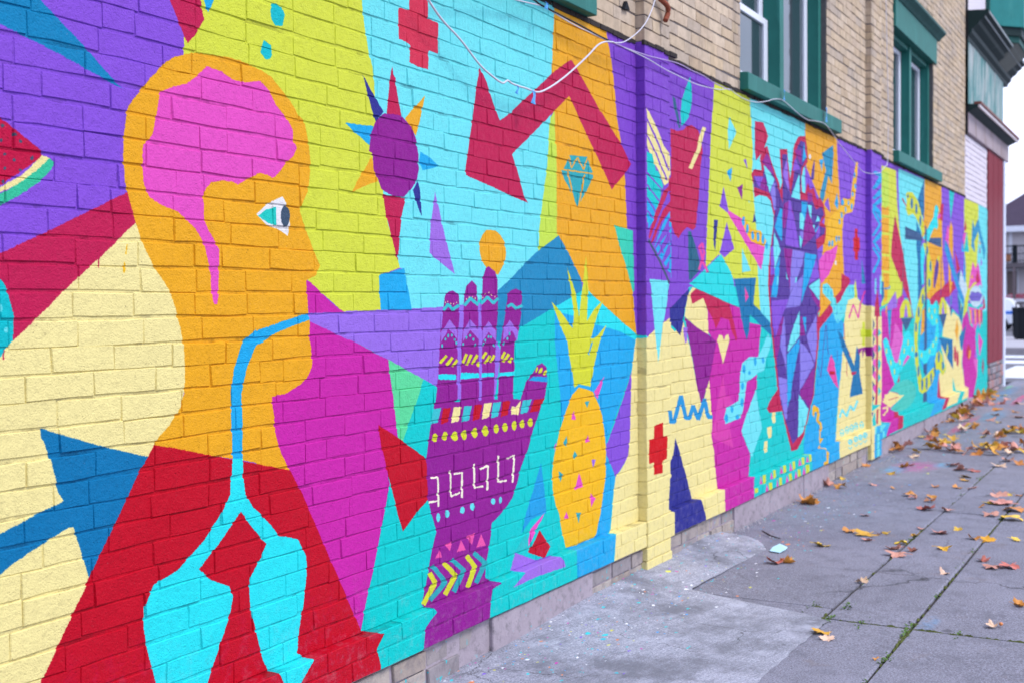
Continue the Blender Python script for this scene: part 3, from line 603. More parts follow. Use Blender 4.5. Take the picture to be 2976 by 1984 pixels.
tq 13854,2455 13947,2483 14042,2468 14081,2429 14016,2335 14070,2255 13968,2200 13844,2226 13689,2161 13474,2044 13230,2066 13161,2076 13403,2180 13616,2271 13780,2335
tq 13162,2024 13299,1925 13197,1777 13232,1582 13096,1580 13027,1903
cr 14216,2511 14421,2522 14335,2319 14081,2346 14177,2407
pk 14177,2407 14256,2377 14024,2322 14005,2355
tc 14780,2785 15145,2786 15124,2696 14889,2358 14782,2612
pk 14659,2287 14784,2279 14753,2061 14517,2116
og 14889,2352 15032,2285 15065,1889 14744,2053 14785,2250
og 14725,1886 14873,1818 14960,1550 14875,1463 14790,1630 14748,1548
cr 14460,1583 14789,1645 15266,1569 14961,1500 14749,1456 14583,1455 14184,1448
og 14768,1644 14994,1633 14918,1522 14867,1463
b3 14517,2116 14744,2032 15088,1823 15631,1555 15916,1419 15846,1318 15447,1495 15177,1635 14873,1781 14457,2000
lc 15357,1509 15821,1350 15727,1319 15448,1449
cr 15174,2007 15398,1906 15545,1800 15310,1737
st 15310,1731 15536,1766 15630,1683 15538,1621
wb 15605,1797 15818,1702 16035,1627 16110,1559 15916,1423 15631,1549 15446,1638 15492,1621
sb 15862,1996 15910,1998 16011,1627 15818,1686
dv 14813,1339 15005,1338 14899,1211
t5 14876,1466 14868,1358 14953,1358 14961,1466
st 15357,1509 15494,1442 15822,1311 15729,1181 15636,1113 15496,1214
yd 15633,1381 15703,1350 15634,1274
cr 15977,2447 16062,2315 15850,2280
pk 15859,2266 16043,2275 15885,2105 15756,2169
tc 16077,2286 16263,2032 15862,2027
sb 15742,2146 15900,2019 15640,2019
b4 16552,2473 16710,2369 17029,2509 17337,2313 17702,2108 17599,1964 17368,2130 17032,2332 16686,2185 16794,2031 16444,2111
ye 17005,2330 17087,2285 16929,1949 16850,1833 16768,2026 16713,2186
og 17115,2237 17255,2184 17172,2148
dp 17145,2117 17256,2117 17229,2041 17146,2047
la 17285,2001 17428,1913 17231,1875
pk 16209,1560 16407,1775 16570,1917 16823,1824 17038,1928 17261,1750 17405,1569
cr 16825,1701 16985,1827 17179,1665 16933,1637
og 16408,1695 16561,1762 16614,1698
yd 16210,1443 16359,1570 16615,1637 16826,1656 16933,1641 16668,1605 16461,1523 16361,1427 16515,1346
wb 17452,1465 17371,1389 17150,1334 16857,1316 16572,1337 16369,1391 16295,1463 16367,1534 16569,1589 16853,1611 17147,1594 17368,1540
lp 16487,1527 16711,1520 16817,1509 17016,1530 17446,1488 17183,1400 16412,1401 16260,1458
lc 17263,1628 17549,1503 17406,1494 17097,1609
mg 15776,1188 16162,1285 16365,1092 16834,1017 16893,638 17029,623 16897,351 16613,141 15828,126 15851,180 15998,193 16264,292 15928,337 15734,651 15780,794 15706,1104
pk 16211,1332 16724,1305 17437,1317 17354,1157 17188,1026 17049,1120 16834,1017 16675,1021 16570,1088 16415,1131
og 16312,1292 16464,1286 16456,1106 16390,1091
og 16698,1289 16857,1283 16849,1099 16780,1084
cr 16911,1287 17074,1282 17066,1095 16995,1080
cr 17268,1284 17437,1279 17429,1089 17355,1073
lp 16542,1290 16698,1285 16690,1102 16622,1087
og 17074,1286 17240,1280 17232,1092 17160,1077
tc 16830,1304 17211,1352 17157,1285
cr 17549,1495 17715,1307 17437,1273
sb 17049,1112 17133,1027 16834,1009 16863,836 16782,920
pk 17062,975 17472,850 17177,655 17064,830
la 16837,788 17012,653 16733,665
m3 16628,649 17028,628 16951,364 16895,450
cr 16242,856 16420,786 16420,706 16244,638 16046,721 16069,807
og 16293,767 16420,786 16395,691 16219,655
mr 17493,633 17592,530 17497,377 17381,507
cm 14625,1384 14813,1325 14912,1211 15049,1279 15496,1199 15682,1112 15730,1058 15498,949 15639,807 15780,794 15687,643 15879,426 15928,337 16264,292 15998,193 14282,192 14551,287 14230,325 14112,515 14150,596 14549,588 14266,906 15052,943 14344,995 14383,1101
st 14109,995 15030,943 15064,589 14630,753 14285,909
yd 14670,929 14733,832 14630,757 14568,781
og 15337,1188 15461,1071 15353,896 15196,1039
cr 15296,767 15285,716 15252,681 15208,669 15164,685 15131,723 15119,774 15130,823 15162,859 15206,871 15251,856 15284,818
cr 15478,702 15466,652 15433,616 15388,604 15343,620 15309,659 15297,710 15308,761 15341,796 15386,808 15431,793 15465,754
st 16041,1098 15874,907 15676,798 15489,949 15777,1026
cr 14092,589 14230,325 14543,288 14323,183 14045,180 14289,292 14017,326
tc 15047,497 15269,319 15635,287 15392,179 15063,184 15323,300 15049,333
yd 12005,1242 11999,1331 12151,1409 12306,1427 12467,1389 12576,1242 12391,1238 12285,1384 12186,1241
la 12285,1384 12385,1240 12186,1243
ns 12040,1239 12608,1237 12422,1154 12276,1106
yd 14107,1256 14145,1357 14262,1439 14401,1449 14584,1391 14634,1258 14463,1252 14381,1413 14283,1254
la 14381,1413 14471,1254 14283,1256
ns 14107,1253 14634,1258 14504,1163 14383,1090
og 13113,1297 13274,1348 13268,1091 13047,1038
yd 13249,1571 13284,1440 13097,1297 12930,1157 12865,966 12932,770 13099,587 13305,602 13660,657 13808,682 13957,827 14129,849 14326,791 14447,629 14589,703 14549,611 14367,555 14111,640 13939,642 13698,505 13410,443 13134,427 12966,466 12883,587 12785,784 12785,681 12720,875 12703,1098 12767,1274 12897,1382 13096,1524
st 13225,1427 13217,1399 13195,1379 13164,1371 13133,1379 13111,1399 13103,1427 13111,1454 13133,1475 13164,1482 13194,1475 13217,1455
st 12993,1291 12985,1262 12965,1241 12937,1234 12909,1242 12888,1263 12881,1292 12888,1321 12908,1342 12936,1350 12964,1342 12985,1320
st 12848,1133 12842,1107 12824,1089 12800,1083 12776,1090 12758,1109 12751,1135 12758,1160 12775,1178 12800,1185 12824,1177 12842,1158
st 12879,856 12869,840 12843,830 12807,827 12771,833 12746,845 12736,862 12745,877 12771,888 12807,891 12843,885 12869,872
st 14180,776 14171,745 14145,723 14111,716 14076,726 14050,750 14041,782 14050,813 14075,834 14110,842 14145,832 14171,808
st 14431,666 14422,637 14399,618 14367,612 14335,621 14311,643 14303,672 14311,700 14334,719 14366,725 14398,716 14422,694
st 13916,635 13909,604 13890,583 13864,576 13838,586 13819,609 13811,641 13818,671 13837,693 13863,700 13890,690 13909,667
st 12985,678 12978,648 12958,626 12932,620 12906,629 12886,653 12879,684 12886,714 12905,735 12932,742 12958,733 12978,709
st 13191,523 13184,490 13162,468 13134,461 13105,472 13084,497 13076,530 13083,562 13104,585 13133,592 13162,581 13183,556
st 13435,521 13427,485 13405,459 13375,452 13345,463 13324,491 13315,528 13323,564 13345,590 13375,598 13405,586 13427,558
st 13701,559 13693,527 13672,505 13643,498 13614,509 13593,533 13585,566 13592,598 13613,620 13642,627 13672,617 13693,592
st 13916,678 13909,647 13890,626 13864,619 13838,628 13818,652 13811,683 13818,714 13837,735 13863,742 13889,733 13909,709
ns 13281,2226 13385,2179 13378,1538 13394,895 13234,881 13250,1216 13283,1611 13300,1846 13421,1982 13281,2042
ns 13201,738 13402,748 13392,629 13305,607 13201,659
ns 13218,725 13392,730 13392,637 13270,630
ns 13185,425 13393,437 13393,330 13168,331
yd 13563,1306 13559,1291 13547,1280 13531,1277 13515,1281 13503,1292 13499,1306 13503,1321 13515,1332 13531,1336 13547,1332 13559,1321
yd 13709,1230 13704,1215 13692,1205 13676,1201 13659,1205 13647,1216 13643,1231 13647,1246 13659,1257 13676,1260 13692,1256 13704,1245
yd 13894,1296 13889,1281 13877,1270 13860,1267 13843,1271 13831,1282 13826,1297 13831,1312 13843,1323 13860,1327 13877,1323 13889,1312
yd 14008,1178 14003,1163 13991,1152 13974,1148 13957,1152 13944,1164 13940,1179 13944,1194 13956,1205 13974,1209 13991,1204 14003,1193
yd 13583,861 13579,847 13567,836 13551,833 13535,838 13523,849 13519,864 13523,878 13535,889 13551,892 13567,888 13579,876
yd 13784,922 13780,907 13767,897 13751,893 13734,898 13722,909 13718,924 13722,939 13734,950 13751,953 13767,949 13779,937
yd 13971,978 13967,963 13954,952 13937,949 13920,953 13908,965 13903,980 13908,995 13920,1006 13937,1009 13954,1005 13966,993
yd 13129,839 13125,825 13114,815 13098,812 13083,816 13072,827 13068,842 13072,856 13083,866 13098,869 13113,865 13125,854
yd 11425,949 11422,934 11412,924 11399,921 11386,925 11376,936 11373,951 11376,965 11386,975 11399,978 11412,974 11422,963
yd 11613,831 11609,816 11599,806 11586,803 11572,807 11562,818 11559,833 11562,847 11572,858 11586,861 11599,856 11609,845
yd 11778,734 11775,719 11764,709 11751,706 11737,711 11726,722 11723,737 11726,751 11737,762 11751,765 11764,760 11775,749
yd 12020,818 12016,803 12005,792 11991,789 11977,794 11966,805 11962,821 11966,835 11977,846 11991,849 12005,845 12016,833
yd 12225,919 12221,904 12211,893 12196,889 12181,894 12170,906 12166,921 12170,936 12181,947 12196,951 12210,946 12221,934
yd 12422,992 12418,977 12407,966 12391,962 12376,967 12365,979 12361,994 12365,1010 12376,1021 12391,1024 12406,1020 12418,1008
yd 12640,922 12636,907 12624,896 12609,892 12593,897 12581,909 12577,925 12581,940 12593,951 12609,955 12624,950 12636,938
ds 11599,575 11778,605 11977,622 12152,630 12361,625 12578,592 12737,538 12808,476 12753,416 12610,370 12392,342 12122,330 11863,345 11695,362 11545,395 11751,405 11977,435 12211,479 11920,512 11751,541
cm 11559,560 11920,511 11977,496 12205,480 11948,447 11806,430 11559,405 11425,430 11294,486 11320,539 11452,544
cm 11453,526 11323,549 11293,538 11422,515
cm 11481,477 11273,518 11240,508 11446,467
cm 11483,441 11252,497 11212,488 11442,433
cm 11429,426 11221,430 11239,414 11448,410
cm 11405,424 11390,384 11458,378 11474,417
cm 11408,392 11234,362 11285,348 11460,378
cr 11490,479 11931,475 11921,482 11481,487
cr 11658,545 11920,508 11929,514 11667,550
cm 10644,1275 11192,1269 11192,698 10933,481 10630,504 10619,732
ns 10620,1259 10703,1199 10620,1141
ns 10620,1136 10703,1074 10619,1017
ns 10619,1004 10702,941 10619,885
ns 10619,882 10702,819 10619,764
pk 10620,1130 10691,1169 10746,1160 10739,1078
tc 10951,1122 10860,1163 10828,1147 10828,1092
pk 10619,998 10691,1036 10746,1026 10738,945
tc 10951,986 10860,1028 10828,1013 10828,958
pk 10619,871 10690,909 10745,898 10738,817
tc 10951,856 10860,899 10828,884 10828,829
pk 10607,873 10678,910 10738,900 10731,821
tc 10941,836 10859,878 10828,863 10828,797
pk 10607,765 10678,802 10738,791 10731,712
tc 10941,725 10859,768 10827,753 10827,687
pk 10607,647 10678,683 10738,671 10730,592
tc 10941,603 10859,647 10827,632 10827,566
ns 10607,852 10690,810 10595,777
ns 10607,722 10690,679 10595,647
ns 10607,603 10690,560 10595,529
cr 10756,1274 10828,1273 10827,720 10793,492 10713,498 10745,725
cr 10800,1519 10909,1283 10902,1268 10691,1274 10703,1361
lc 10704,1610 10756,1611 10756,1470 10703,1470
lc 10902,1646 10959,1614 11193,1461 10892,1470
st 10959,1603 11282,1586 11295,1444 11193,1399
tc 10701,445 10754,314 10618,316 10606,382
dv 10583,438 10665,442 10594,399
cr 10773,450 10847,455 10822,314 10754,331
sb 10689,304 11346,284 11156,181 10671,170
lq 10689,304 10773,302 10755,238 10671,235
lq 10895,301 11204,280 10964,234 10877,234
lq 11333,285 11367,282 11156,238 11110,231
lq 10767,231 10872,229 10872,166 10767,165
lq 11009,229 11110,228 11115,180 11009,173
sb 10584,144 10902,143 10914,39 10730,-6 10572,2
lq 10659,141 10767,141 10767,89 10659,90
lq 10584,82 10659,84 10659,14 10583,11
lq 10779,21 10902,52 10901,18 10803,-3
lq 10902,143 10914,84 10877,82
dp 3778,1440 3805,1456 3832,1460 3881,1445 3880,1378 3863,1266 3857,1040 3698,1028 3731,1148 3741,1270 3749,1305
dp 3918,1440 3931,1478 3976,1501 4012,1479 4020,1376 4020,1261 4020,1020 3882,1030 3895,1265 3905,1302
dp 4059,1514 4081,1549 4107,1559 4158,1538 4175,1507 4174,1375 4157,1257 4152,1213 4135,1011 4041,1018 4048,1260 4042,1376
dp 4260,1450 4293,1466 4329,1471 4374,1460 4381,1437 4365,1350 4345,1291 4306,1229 4307,1161 4293,999 4165,1009 4196,1256 4215,1308
dp 3699,1044 4062,1025 4284,1018 4284,1018 4358,1006 4407,1078 4456,1108 4505,1143 4555,1152 4595,1131 4602,1066 4573,1002 4521,939 4461,860 4421,794 4362,732 4314,651 4276,601 4192,556 4108,525 4102,482 4091,449 4057,367 4052,316 4107,287 4035,280 4021,227 4011,174 3769,173 3546,175 3556,240 3635,280 3600,308 3627,387 3680,518 3703,563 3668,638 3647,689 3640,839 3667,949
tq 3729,1149 3853,1141 3854,1120 3729,1129
tq 3888,1146 4020,1136 4020,1119 3882,1120
tq 4039,1136 4140,1132 4137,1117 4038,1119
tq 4181,1130 4312,1129 4304,1123 4304,1112 4180,1115
td 3691,1022 3744,1021 3721,968 3671,965
rd 3759,1018 3814,1017 3790,964 3739,960
cm 3833,1016 3889,1015 3865,961 3812,958
td 3907,1014 3965,1013 3940,958 3886,954
rd 3986,1013 4046,1011 4020,956 3965,952
cm 4060,1013 4122,1012 4095,956 4038,952
td 4132,1011 4195,1010 4167,953 4109,949
rd 4209,1011 4274,1009 4246,952 4186,948
cm 4283,986 4315,979 4363,1003 4338,946 4273,951
td 4379,1003 4455,1001 4414,947 4352,949
rd 4478,998 4573,997 4513,945 4433,946
yd 3720,912 3717,904 3709,899 3699,897 3689,901 3682,907 3680,916 3683,923 3690,929 3700,930 3710,927 3717,920
yd 3788,910 3785,901 3778,896 3768,894 3758,898 3751,905 3749,914 3752,922 3759,928 3769,929 3779,926 3786,919
yd 3863,902 3860,893 3851,887 3838,886 3826,890 3817,897 3814,907 3817,916 3826,922 3839,923 3851,920 3860,912
yd 3927,901 3924,891 3917,885 3907,883 3897,887 3890,895 3887,905 3890,914 3897,921 3907,922 3917,919 3925,911
yd 4007,902 4004,892 3995,885 3984,883 3972,887 3964,895 3961,906 3965,916 3973,923 3985,924 3996,921 4004,912
yd 4092,900 4088,890 4079,883 4066,881 4053,885 4044,894 4041,905 4044,916 4054,923 4067,925 4079,920 4089,912
yd 4172,902 4169,893 4160,887 4149,885 4139,889 4131,897 4128,907 4131,916 4139,922 4150,924 4161,920 4169,912
yd 4246,901 4243,892 4234,886 4222,885 4211,888 4202,896 4199,906 4203,915 4211,921 4223,922 4235,919 4243,911
yd 4323,901 4320,891 4311,884 4300,882 4288,886 4280,894 4277,905 4280,915 4289,922 4300,924 4312,920 4320,912
yd 4392,901 4389,892 4381,886 4370,885 4359,889 4351,896 4348,905 4351,914 4360,920 4370,922 4381,918 4389,911
yd 4466,901 4463,892 4454,886 4442,884 4430,888 4421,896 4418,905 4421,914 4430,920 4442,922 4454,918 4463,910
wc 3670,762 3718,759 3717,766 3669,769
wc 3709,765 3713,653 3726,651 3721,763
wc 3653,674 3718,672 3716,679 3651,682
wc 3796,779 3798,678 3811,676 3809,777
wc 3804,675 3873,679 3869,687 3800,682
wc 3828,757 3892,756 3890,763 3825,764
wc 3882,762 3877,663 3891,661 3895,760
wc 3968,784 3970,687 3984,685 3982,783
wc 3975,684 4047,681 4044,689 3973,691
wc 4023,752 4088,759 4082,767 4017,760
wc 4075,765 4069,664 4084,662 4089,763
wc 4158,793 4155,686 4170,684 4173,792
wc 4160,683 4234,679 4232,687 4158,691
wc 4241,768 4306,774 4300,782 4235,776
wc 4293,780 4274,668 4290,666 4308,778
lq 3904,611 3901,604 3895,600 3887,599 3878,603 3872,609 3870,616 3873,623 3879,627 3887,628 3895,625 3901,619
lq 3982,612 3979,605 3972,601 3962,600 3952,604 3945,610 3942,618 3945,625 3952,629 3962,630 3972,626 3979,620
lq 4138,610 4135,604 4129,600 4120,600 4112,603 4105,609 4103,616 4106,622 4112,626 4121,626 4129,623 4136,617
lq 4193,608 4191,601 4186,596 4179,595 4172,598 4168,604 4166,612 4168,619 4173,624 4180,625 4186,622 4191,616
lq 3729,610 3727,602 3722,597 3715,596 3709,599 3704,606 3702,614 3704,622 3709,627 3716,629 3723,625 3727,619
lq 3793,614 3791,607 3785,602 3777,602 3770,605 3764,611 3762,618 3765,625 3770,630 3778,631 3786,627 3791,621
lq 3894,607 3892,604 3887,602 3881,602 3875,604 3870,607 3868,611 3870,614 3875,616 3881,616 3888,614 3892,611
p2 3724,490 3690,462 3737,458
p2 3761,501 3812,506 3794,469
p2 3875,499 3910,453 3843,459
p2 3911,507 3978,510 3955,464
p2 4026,496 4060,445 3987,449
yd 3633,416 3677,364 3706,368 3661,420
yd 3677,379 3594,315 3621,300 3706,365
dm 3656,436 3750,352 3777,358 3681,443
dm 3751,369 3641,322 3666,305 3776,352
yd 3737,428 3823,362 3848,370 3761,436
yd 3819,379 3741,319 3770,304 3849,365
dm 3791,433 3886,370 3909,379 3813,443
dm 3880,388 3802,317 3832,303 3911,374
yd 3901,427 3963,368 3993,374 3930,433
yd 3959,385 3900,312 3933,299 3993,371
dm 3957,426 4046,366 4071,376 3982,436
dm 4040,385 3963,317 3995,302 4073,370
td 3777,1381 3811,1405 3794,1412 3761,1389
td 3790,1404 3831,1381 3847,1390 3805,1412
td 3839,1381 3886,1400 3872,1410 3826,1390
td 3927,1398 3976,1429 3958,1437 3910,1405
td 3953,1428 4015,1399 4030,1408 3968,1437
td 4048,1404 4103,1432 4086,1440 4031,1412
td 4080,1431 4133,1406 4150,1415 4096,1440
td 4142,1406 4187,1425 4171,1434 4127,1416
td 4256,1390 4302,1401 4290,1412 4245,1401
td 4279,1402 4323,1382 4341,1391 4297,1412
td 4329,1381 4388,1396 4375,1407 4317,1392
la 3749,1301 3810,1350 3864,1311 3863,1275 3806,1316 3748,1266
la 3906,1302 3956,1348 4022,1307 4021,1269 3958,1307 3905,1265
la 4044,1298 4099,1339 4158,1300 4155,1259 4100,1296 4045,1257
la 4220,1307 4270,1342 4290,1329 4345,1291 4335,1251 4289,1297 4214,1259
yd 3747,1185 3795,1212 3780,1220 3733,1192
yd 3791,1174 3835,1203 3819,1210 3775,1182
yd 3834,1168 3868,1193 3852,1200 3818,1175
yd 3910,1180 3941,1213 3922,1218 3891,1185
yd 3942,1170 3976,1209 3956,1214 3923,1175
yd 3982,1172 4020,1206 4001,1213 3964,1178
yd 4023,1160 4035,1179 4014,1183 4003,1164
yd 4059,1190 4090,1213 4071,1220 4041,1197
yd 4078,1169 4120,1200 4101,1207 4060,1176
yd 4122,1172 4153,1199 4133,1205 4103,1178
yd 4210,1183 4239,1209 4219,1215 4190,1190
yd 4224,1167 4271,1199 4251,1206 4205,1174
yd 4275,1163 4300,1184 4279,1190 4254,1169
td 3805,1289 3804,1286 3801,1284 3798,1283 3794,1284 3792,1287 3791,1290 3792,1293 3794,1295 3798,1296 3801,1295 3804,1293
td 3832,1291 3831,1288 3828,1286 3825,1285 3821,1286 3819,1288 3818,1291 3819,1294 3821,1296 3825,1297 3828,1296 3831,1294
td 3785,1276 3784,1273 3782,1270 3778,1270 3775,1271 3772,1273 3772,1276 3773,1279 3775,1281 3779,1282 3782,1281 3784,1279
td 3851,1274 3850,1271 3847,1268 3844,1268 3840,1269 3838,1271 3837,1274 3838,1277 3840,1279 3844,1280 3847,1279 3850,1277
td 3938,1280 3937,1276 3934,1274 3931,1273 3927,1274 3925,1277 3924,1280 3925,1283 3927,1285 3931,1286 3935,1285 3937,1283
td 3965,1285 3964,1282 3961,1280 3958,1279 3954,1280 3951,1282 3950,1286 3951,1289 3954,1291 3958,1292 3961,1291 3964,1288
td 3987,1270 3986,1267 3983,1264 3979,1263 3976,1264 3973,1267 3972,1270 3973,1273 3976,1276 3979,1276 3983,1275 3986,1273
td 4079,1265 4077,1262 4075,1259 4071,1259 4067,1260 4064,1262 4063,1265 4064,1268 4067,1271 4071,1272 4075,1271 4078,1268
td 4104,1277 4103,1274 4100,1272 4097,1271 4093,1272 4090,1274 4089,1278 4090,1281 4093,1283 4097,1284 4101,1283 4103,1280
td 4124,1274 4123,1271 4120,1269 4116,1268 4112,1269 4110,1272 4109,1275 4110,1278 4113,1280 4117,1281 4120,1280 4123,1278
td 4277,1284 4276,1280 4273,1278 4269,1277 4265,1278 4262,1281 4261,1284 4262,1287 4265,1290 4269,1291 4273,1290 4276,1287
td 4259,1266 4257,1263 4254,1261 4250,1260 4246,1261 4243,1263 4242,1267 4243,1270 4246,1272 4251,1273 4255,1272 4258,1270
td 3762,1252 3761,1249 3759,1247 3755,1246 3752,1247 3749,1249 3749,1253 3749,1256 3752,1259 3755,1260 3759,1259 3761,1256
td 3862,1260 3861,1256 3858,1254 3855,1253 3851,1254 3849,1256 3848,1260 3849,1264 3852,1266 3855,1267 3859,1266 3861,1263
td 3913,1254 3912,1250 3910,1248 3906,1247 3903,1248 3900,1251 3899,1254 3900,1258 3903,1260 3906,1261 3910,1260 3913,1257
td 4003,1249 4002,1245 3999,1242 3995,1242 3992,1243 3989,1245 3988,1249 3989,1253 3992,1255 3996,1256 3999,1255 4002,1252
td 4066,1249 4064,1245 4062,1242 4058,1242 4054,1243 4051,1245 4050,1249 4051,1253 4054,1255 4058,1256 4062,1255 4065,1252
td 4151,1241 4150,1238 4147,1235 4143,1234 4139,1235 4137,1238 4136,1242 4137,1246 4140,1248 4144,1249 4148,1248 4150,1245
td 4231,1246 4230,1242 4227,1239 4223,1238 4219,1239 4216,1242 4215,1246 4216,1250 4219,1252 4223,1253 4227,1252 4230,1249
cm 3784,1413 3784,1412 3783,1411 3781,1410 3780,1411 3779,1412 3778,1413 3779,1415 3780,1416 3781,1417 3783,1416 3784,1415
cm 3801,1417 3801,1416 3800,1415 3798,1414 3797,1415 3795,1416 3795,1417 3795,1419 3797,1420 3798,1421 3800,1420 3801,1419
cm 3823,1410 3822,1409 3821,1408 3819,1407 3818,1408 3817,1409 3816,1410 3817,1412 3818,1413 3819,1414 3821,1413 3822,1412
cm 3844,1409 3844,1407 3843,1406 3841,1406 3839,1406 3838,1407 3838,1409 3838,1411 3840,1412 3841,1412 3843,1412 3844,1411
cm 3865,1414 3865,1413 3864,1412 3862,1411 3861,1412 3859,1413 3859,1414 3860,1416 3861,1417 3862,1418 3864,1417 3865,1416
cm 3937,1428 3937,1426 3935,1425 3934,1424 3932,1425 3931,1426 3931,1428 3931,1429 3932,1431 3934,1431 3936,1431 3937,1429
cm 3957,1435 3957,1434 3956,1432 3954,1432 3953,1432 3951,1434 3951,1435 3951,1437 3953,1438 3954,1439 3956,1438 3957,1437
cm 3982,1436 3981,1435 3980,1433 3979,1433 3977,1433 3976,1435 3975,1436 3976,1438 3977,1439 3979,1440 3980,1439 3982,1438
cm 4002,1431 4002,1430 4001,1428 3999,1428 3997,1428 3996,1429 3996,1431 3996,1433 3997,1434 3999,1435 4001,1434 4002,1433
cm 4061,1434 4060,1433 4059,1431 4057,1431 4056,1431 4054,1433 4054,1434 4055,1436 4056,1437 4057,1438 4059,1437 4060,1436
cm 4082,1447 4082,1446 4080,1444 4079,1444 4077,1444 4076,1446 4075,1447 4076,1449 4077,1450 4079,1451 4081,1450 4082,1449
cm 4108,1453 4107,1451 4106,1450 4104,1450 4103,1450 4101,1451 4101,1453 4102,1455 4103,1456 4105,1457 4106,1456 4107,1455
cm 4129,1443 4129,1441 4127,1440 4126,1440 4124,1440 4123,1441 4122,1443 4123,1445 4124,1446 4126,1447 4128,1446 4129,1445
cm 4155,1436 4155,1434 4153,1433 4152,1432 4150,1433 4149,1434 4148,1436 4149,1437 4150,1439 4152,1439 4153,1439 4155,1438
b2 4426,1084 4475,1098 4605,1089 4600,1066 4514,1074
yd 4514,1124 4508,1119 4501,1116 4494,1115 4490,1118 4489,1123 4492,1129 4498,1134 4505,1137 4512,1137 4516,1135 4517,1130
yd 4553,1115 4545,1109 4535,1106 4527,1106 4522,1110 4521,1116 4526,1122 4534,1128 4544,1131 4553,1131 4558,1127 4558,1121
yd 4594,1105 4586,1100 4577,1097 4569,1098 4565,1101 4564,1106 4568,1112 4575,1117 4584,1119 4592,1119 4597,1116 4598,1110
pk 5186,1060 5157,1017 5107,953 5068,992
go 4905,1023 4984,1010 5057,992 5113,937 5160,871 5184,790 5201,699 5192,568 5160,483 5134,409 5115,381 5090,322 5066,300 4937,302 4880,298 4764,306 4728,389 4698,477 4667,515 4639,592 4636,665 4660,739 4704,827 4781,933 4837,993
yd 4644,1417 4735,1370 4853,1294 4864,1368 4824,1492 4798,1575 4890,1443 4916,1343 4936,1418 4995,1626 5013,1545 5016,1469 5001,1326 5085,1382 5180,1424 5108,1345 5047,1244 5088,1243 5217,1305 5130,1216 5068,1100 5031,1018 4910,1038 4860,1025 4844,1097 4818,1162 4798,1237 4755,1281
sb 5022,1167 5060,1224 5046,1226 5009,1169
pk 4856,919 4877,876 4829,883
pk 5000,795 5022,762 4968,761
dm 4969,953 5021,952 4994,922
dm 4781,812 4785,761 4744,783
dm 4862,735 4890,710 4862,698 4841,714
la 5040,673 5084,671 5054,634
dm 4699,664 4747,641 4711,613
pk 4903,629 4950,561 4855,556
pk 5022,519 5079,484 5025,450
dm 4870,450 4919,443 4896,397
pk 4773,470 4796,436 4748,441
pk 4682,795 4666,753 4663,782
pk 7038,2814 7038,2813 7037,2813 7036,2813 7035,2813 7035,2813 7034,2813 7035,2813 7035,2814 7036,2814 7037,2814 7038,2814
cm 5580,0 5957,0 5957,200 5580,200"""
MX0, MX1, MZ0, MZ1, MRES = 1.2, 18.0, .10, 2.90, 480
def raster():
    W = int((MX1-MX0)*MRES); H = int((MZ1-MZ0)*MRES)
    lab = np.zeros((H, W), np.uint8); keys = list(PAL)
    for ln in MURAL.split('\n'):
        t = ln.split(); ci = keys.index(t[0])
        q = np.array([[float(a) for a in s_.split(',')] for s_ in t[1:]])/1000.
        x = (q[:, 0]-MX0)*MRES; y = (q[:, 1]-MZ0)*MRES
        y0 = max(0, int(np.floor(y.min()))); y1 = min(H-1, int(np.ceil(y.max())))
        xa = max(0, int(np.floor(x.min()))); xb = min(W, int(np.ceil(x.max()))+1)
        if y1 < y0 or xb <= xa: continue
        ys = np.arange(y0, y1+1)+.5; tog = np.zeros((len(ys), xb-xa+1), np.int8)
        for a, b, c, d in zip(x, y, np.roll(x, -1), np.roll(y, -1)):
            if b == d: continue
            lo, hi = min(b, d), max(b, d)
            i0 = int(np.clip(np.ceil(lo-.5)-y0, 0, len(ys))); i1 = int(np.clip(np.ceil(hi-.5)-y0, 0, len(ys)))
            if i1 <= i0: continue
            rows = np.arange(i0, i1); xx = a+(ys[rows]-b)*(c-a)/(d-b)
            np.add.at(tog, (rows, np.clip(np.ceil(xx-.5)-xa, 0, xb-xa).astype(int)), 1)
        lab[y0:y1+1, xa:xb][(np.cumsum(tog, axis=1)[:, :-1] & 1).astype(bool)] = ci
    r0 = int((.178-MZ0)*MRES); lab[:r0] = lab[r0]
    rgb = np.array([[int(PAL[k][i:i+2], 16)/255 for i in (1, 3, 5)]+[1] for k in keys], np.float32)
    im = bpy.data.images.new('mural_paint', W, H, alpha=False)
    im.pixels.foreach_set(rgb[lab].ravel()); im.update(); im.pack()
    return im
